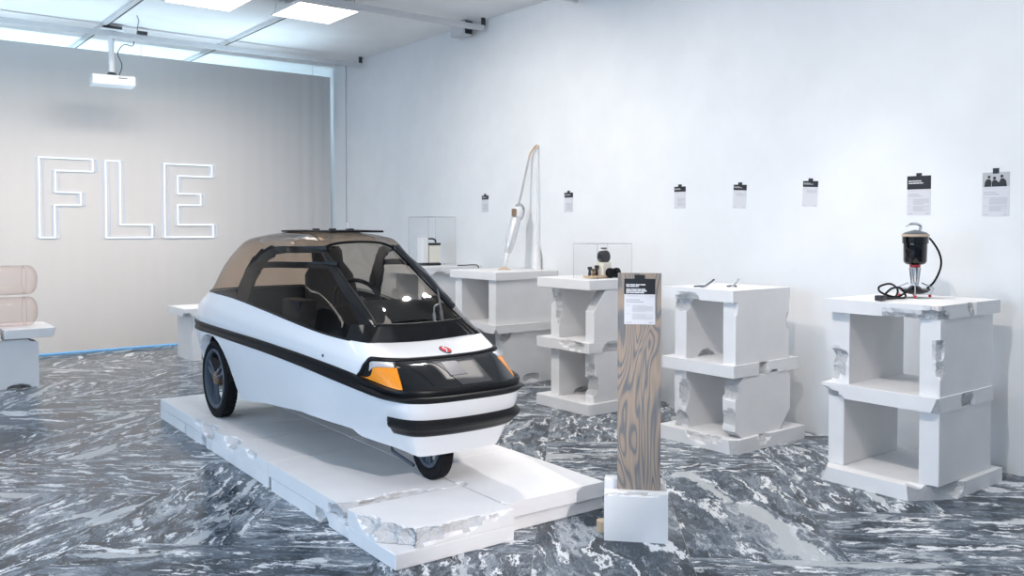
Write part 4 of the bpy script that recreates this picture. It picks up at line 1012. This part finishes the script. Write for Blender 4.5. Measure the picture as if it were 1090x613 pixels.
bm = bmesh.new()
secs = [(.62, 1.50, .21, .06), (.70, 1.53, .22, .06), (.85, 1.57, .21, .055), (1.0, 1.62, .19, .05), (1.08, 1.64, .12, .045), (1.15, 1.655, .12, .045), (1.18, 1.66, .10, .03)]
rows = []
for z, y, w, t_ in [(z, y + .14, w * .85, t_) for z, y, w, t_ in secs]: rows.append([(.05 + w * math.copysign(abs(math.cos(q)) ** .5, math.cos(q)), y + t_ * math.copysign(abs(math.sin(q)) ** .7, math.sin(q)), z) for q in [2 * math.pi * k / 28 for k in range(28)]])
vs = grid(bm, rows, wrap=True); bm.faces.new(vs[0]); bm.faces.new(vs[-1]); finish('seat_back', bm, M_DARKG, car, True)
bm = bmesh.new(); box(bm, -.17, .27, 1.12, 1.50, .50, .62, bev=.04); finish('seat_cushion', bm, M_DARKG, car, True)
bm = bmesh.new(); box(bm, -.43, -.33, 1.10, 1.36, .785, .895, bev=.014); f = finish('side_console', bm, M_DARKG, car, True)
bm = bmesh.new(); box(bm, .27, .385, .94, .965, .81, .90, bev=.01); tube(bm, [(.33, .955, .81), (.36, .93, .77)], .01, 8); finish('mirror', bm, M_DK, car, True)
# underbody and wheel housings
bm = bmesh.new(); pts = [rowpt(r2, wrapa(a)) for a in lins(0, 26, 78)[:-1]]
a_ = [bm.verts.new((p.x * .86, 1.4 + (p.y - 1.4) * .93, .335)) for p in pts]; b_ = [bm.verts.new((p.x * .86, 1.4 + (p.y - 1.4) * .93, .40)) for p in pts]
bm.faces.new(a_); bm.faces.new(b_[::-1])
for i in range(len(a_)): bm.faces.new((a_[i], b_[i], b_[(i + 1) % len(a_)], a_[(i + 1) % len(a_)]))
finish('underbody', bm, M_LINER, car)
for s_ in (1, -1):
    bm = bmesh.new(); rows = []
    for x in (-.455, -.40, -.22): rows.append([(x * s_, 2.50 + .285 * math.cos(q), .285 + .285 * math.sin(q)) for q in lins(.05, math.pi + .0, 24)])
    vs = grid(bm, rows); bm.faces.new(vs[2]); finish('wheel_housing', bm, M_LINER, car, True)

def wheel(nm, cx, cy, r, w, spokes=True):
    """axis along local x; outer face towards -x when w > 0, towards +x when w < 0"""
    s_ = -1 if w > 0 else 1; w = abs(w); c = Vector((cx, cy, r))
    ri = r - .062
    bm = bmesh.new()
    prof = [(ri, -w / 2 + .012), (ri + .02, -w / 2), (r - .022, -w / 2), (r - .008, -w / 2 + .010), (r - .003, -w / 2 + .018), (r - .003, w / 2 - .018), (r - .008, w / 2 - .010), (r - .022, w / 2), (ri + .02, w / 2), (ri, w / 2 - .012), (ri - .004, 0)]
    lathe(bm, prof, c, 'x', 72, closed=True); ty = finish(nm, bm, M_RUB, car, True)
    bm = bmesh.new(); n = 56
    for k in range(n):
        for j, (x0, x1) in enumerate(((-w / 2 + .008, -w * .19), (-w * .15, w * .15), (w * .19, w / 2 - .008))):
            a = 2 * math.pi * (k + (.5 if j == 1 else 0)) / n; M = Matrix.Translation(c) @ Matrix.Rotation(a, 4, 'X')
            box(bm, x0, x1, -.0085, .0085, r - .008, r, M=M)
    finish('tread', bm, M_RUB, ty)
    bm = bmesh.new(); o_ = s_ * (w / 2)
    lathe(bm, [(ri + .002, o_ * .86), (ri - .004, o_ * 1.0), (ri - .016, o_ * .92), (ri - .024, o_ * .55), (ri - .024, -o_ * .55), (ri - .016, -o_ * .92), (ri + .002, -o_ * .86)], c, 'x', 64, closed=True)
    rm = finish('rim', bm, M_RIM, ty, True)
    for k in range(3):
        a = 2 * math.pi * k / 3 + .5
        for q in (-.16, .16):
            bm = bmesh.new(); d = Vector((0, math.cos(a + q), math.sin(a + q))); d0 = Vector((0, math.cos(a + q * 2.2), math.sin(a + q * 2.2)))
            tube(bm, [c + d0 * .035 + Vector((o_ * .55, 0, 0)), c + d * (ri - .02) + Vector((o_ * .45, 0, 0))], .01, 8, flat=(.012, .012)); finish('spoke', bm, M_RIM, rm, True)
    bm = bmesh.new(); lathe(bm, [(.0, o_ * .95), (.016, o_ * .95), (.018, o_ * .8), (.040, o_ * .75), (.05, o_ * .6), (.052, o_ * .2), (.05, -o_ * .5), (0, -o_ * .5)], c, 'x', 32); hb = finish('hub', bm, M_BRONZE, rm, True)
    bm = bmesh.new()
    for k in range(6):
        a = k * math.pi / 3; tube(bm, [c + Vector((o_ * .74, .033 * math.cos(a), .033 * math.sin(a))), c + Vector((o_ * .84, .033 * math.cos(a), .033 * math.sin(a)))], .005, 6)
    finish('bolts', bm, M_METAL, rm)
wheel('rear_wheel', -.415, 2.53, .265, .088)
wheel('rear_wheel', .415, 2.53, .265, -.088)
wheel('front_wheel', -.015, .372, .172, .066)
bm = bmesh.new(); tube(bm, [(-.40, 2.53, .265), (.40, 2.53, .265)], .018, 12); finish('rear_axle', bm, M_DK, car, True)
bm = bmesh.new(); tube(bm, [(-.055, .375, .18), (-.055, .52, .34)], .014, 10); tube(bm, [(.045, .375, .18), (.045, .52, .34)], .014, 10); tube(bm, [(-.055, .375, .18), (.045, .375, .18)], .012, 10); finish('front_fork', bm, M_RIM, car, True)
bm = bmesh.new(); tube(bm, [(-.10, .72, .34), (-.10, .64, .10)], .008, 8); tube(bm, [(-.10, .64, .10), (-.06, .48, .05)], .009, 8); finish('prop_rod', bm, M_RIM, car, True)
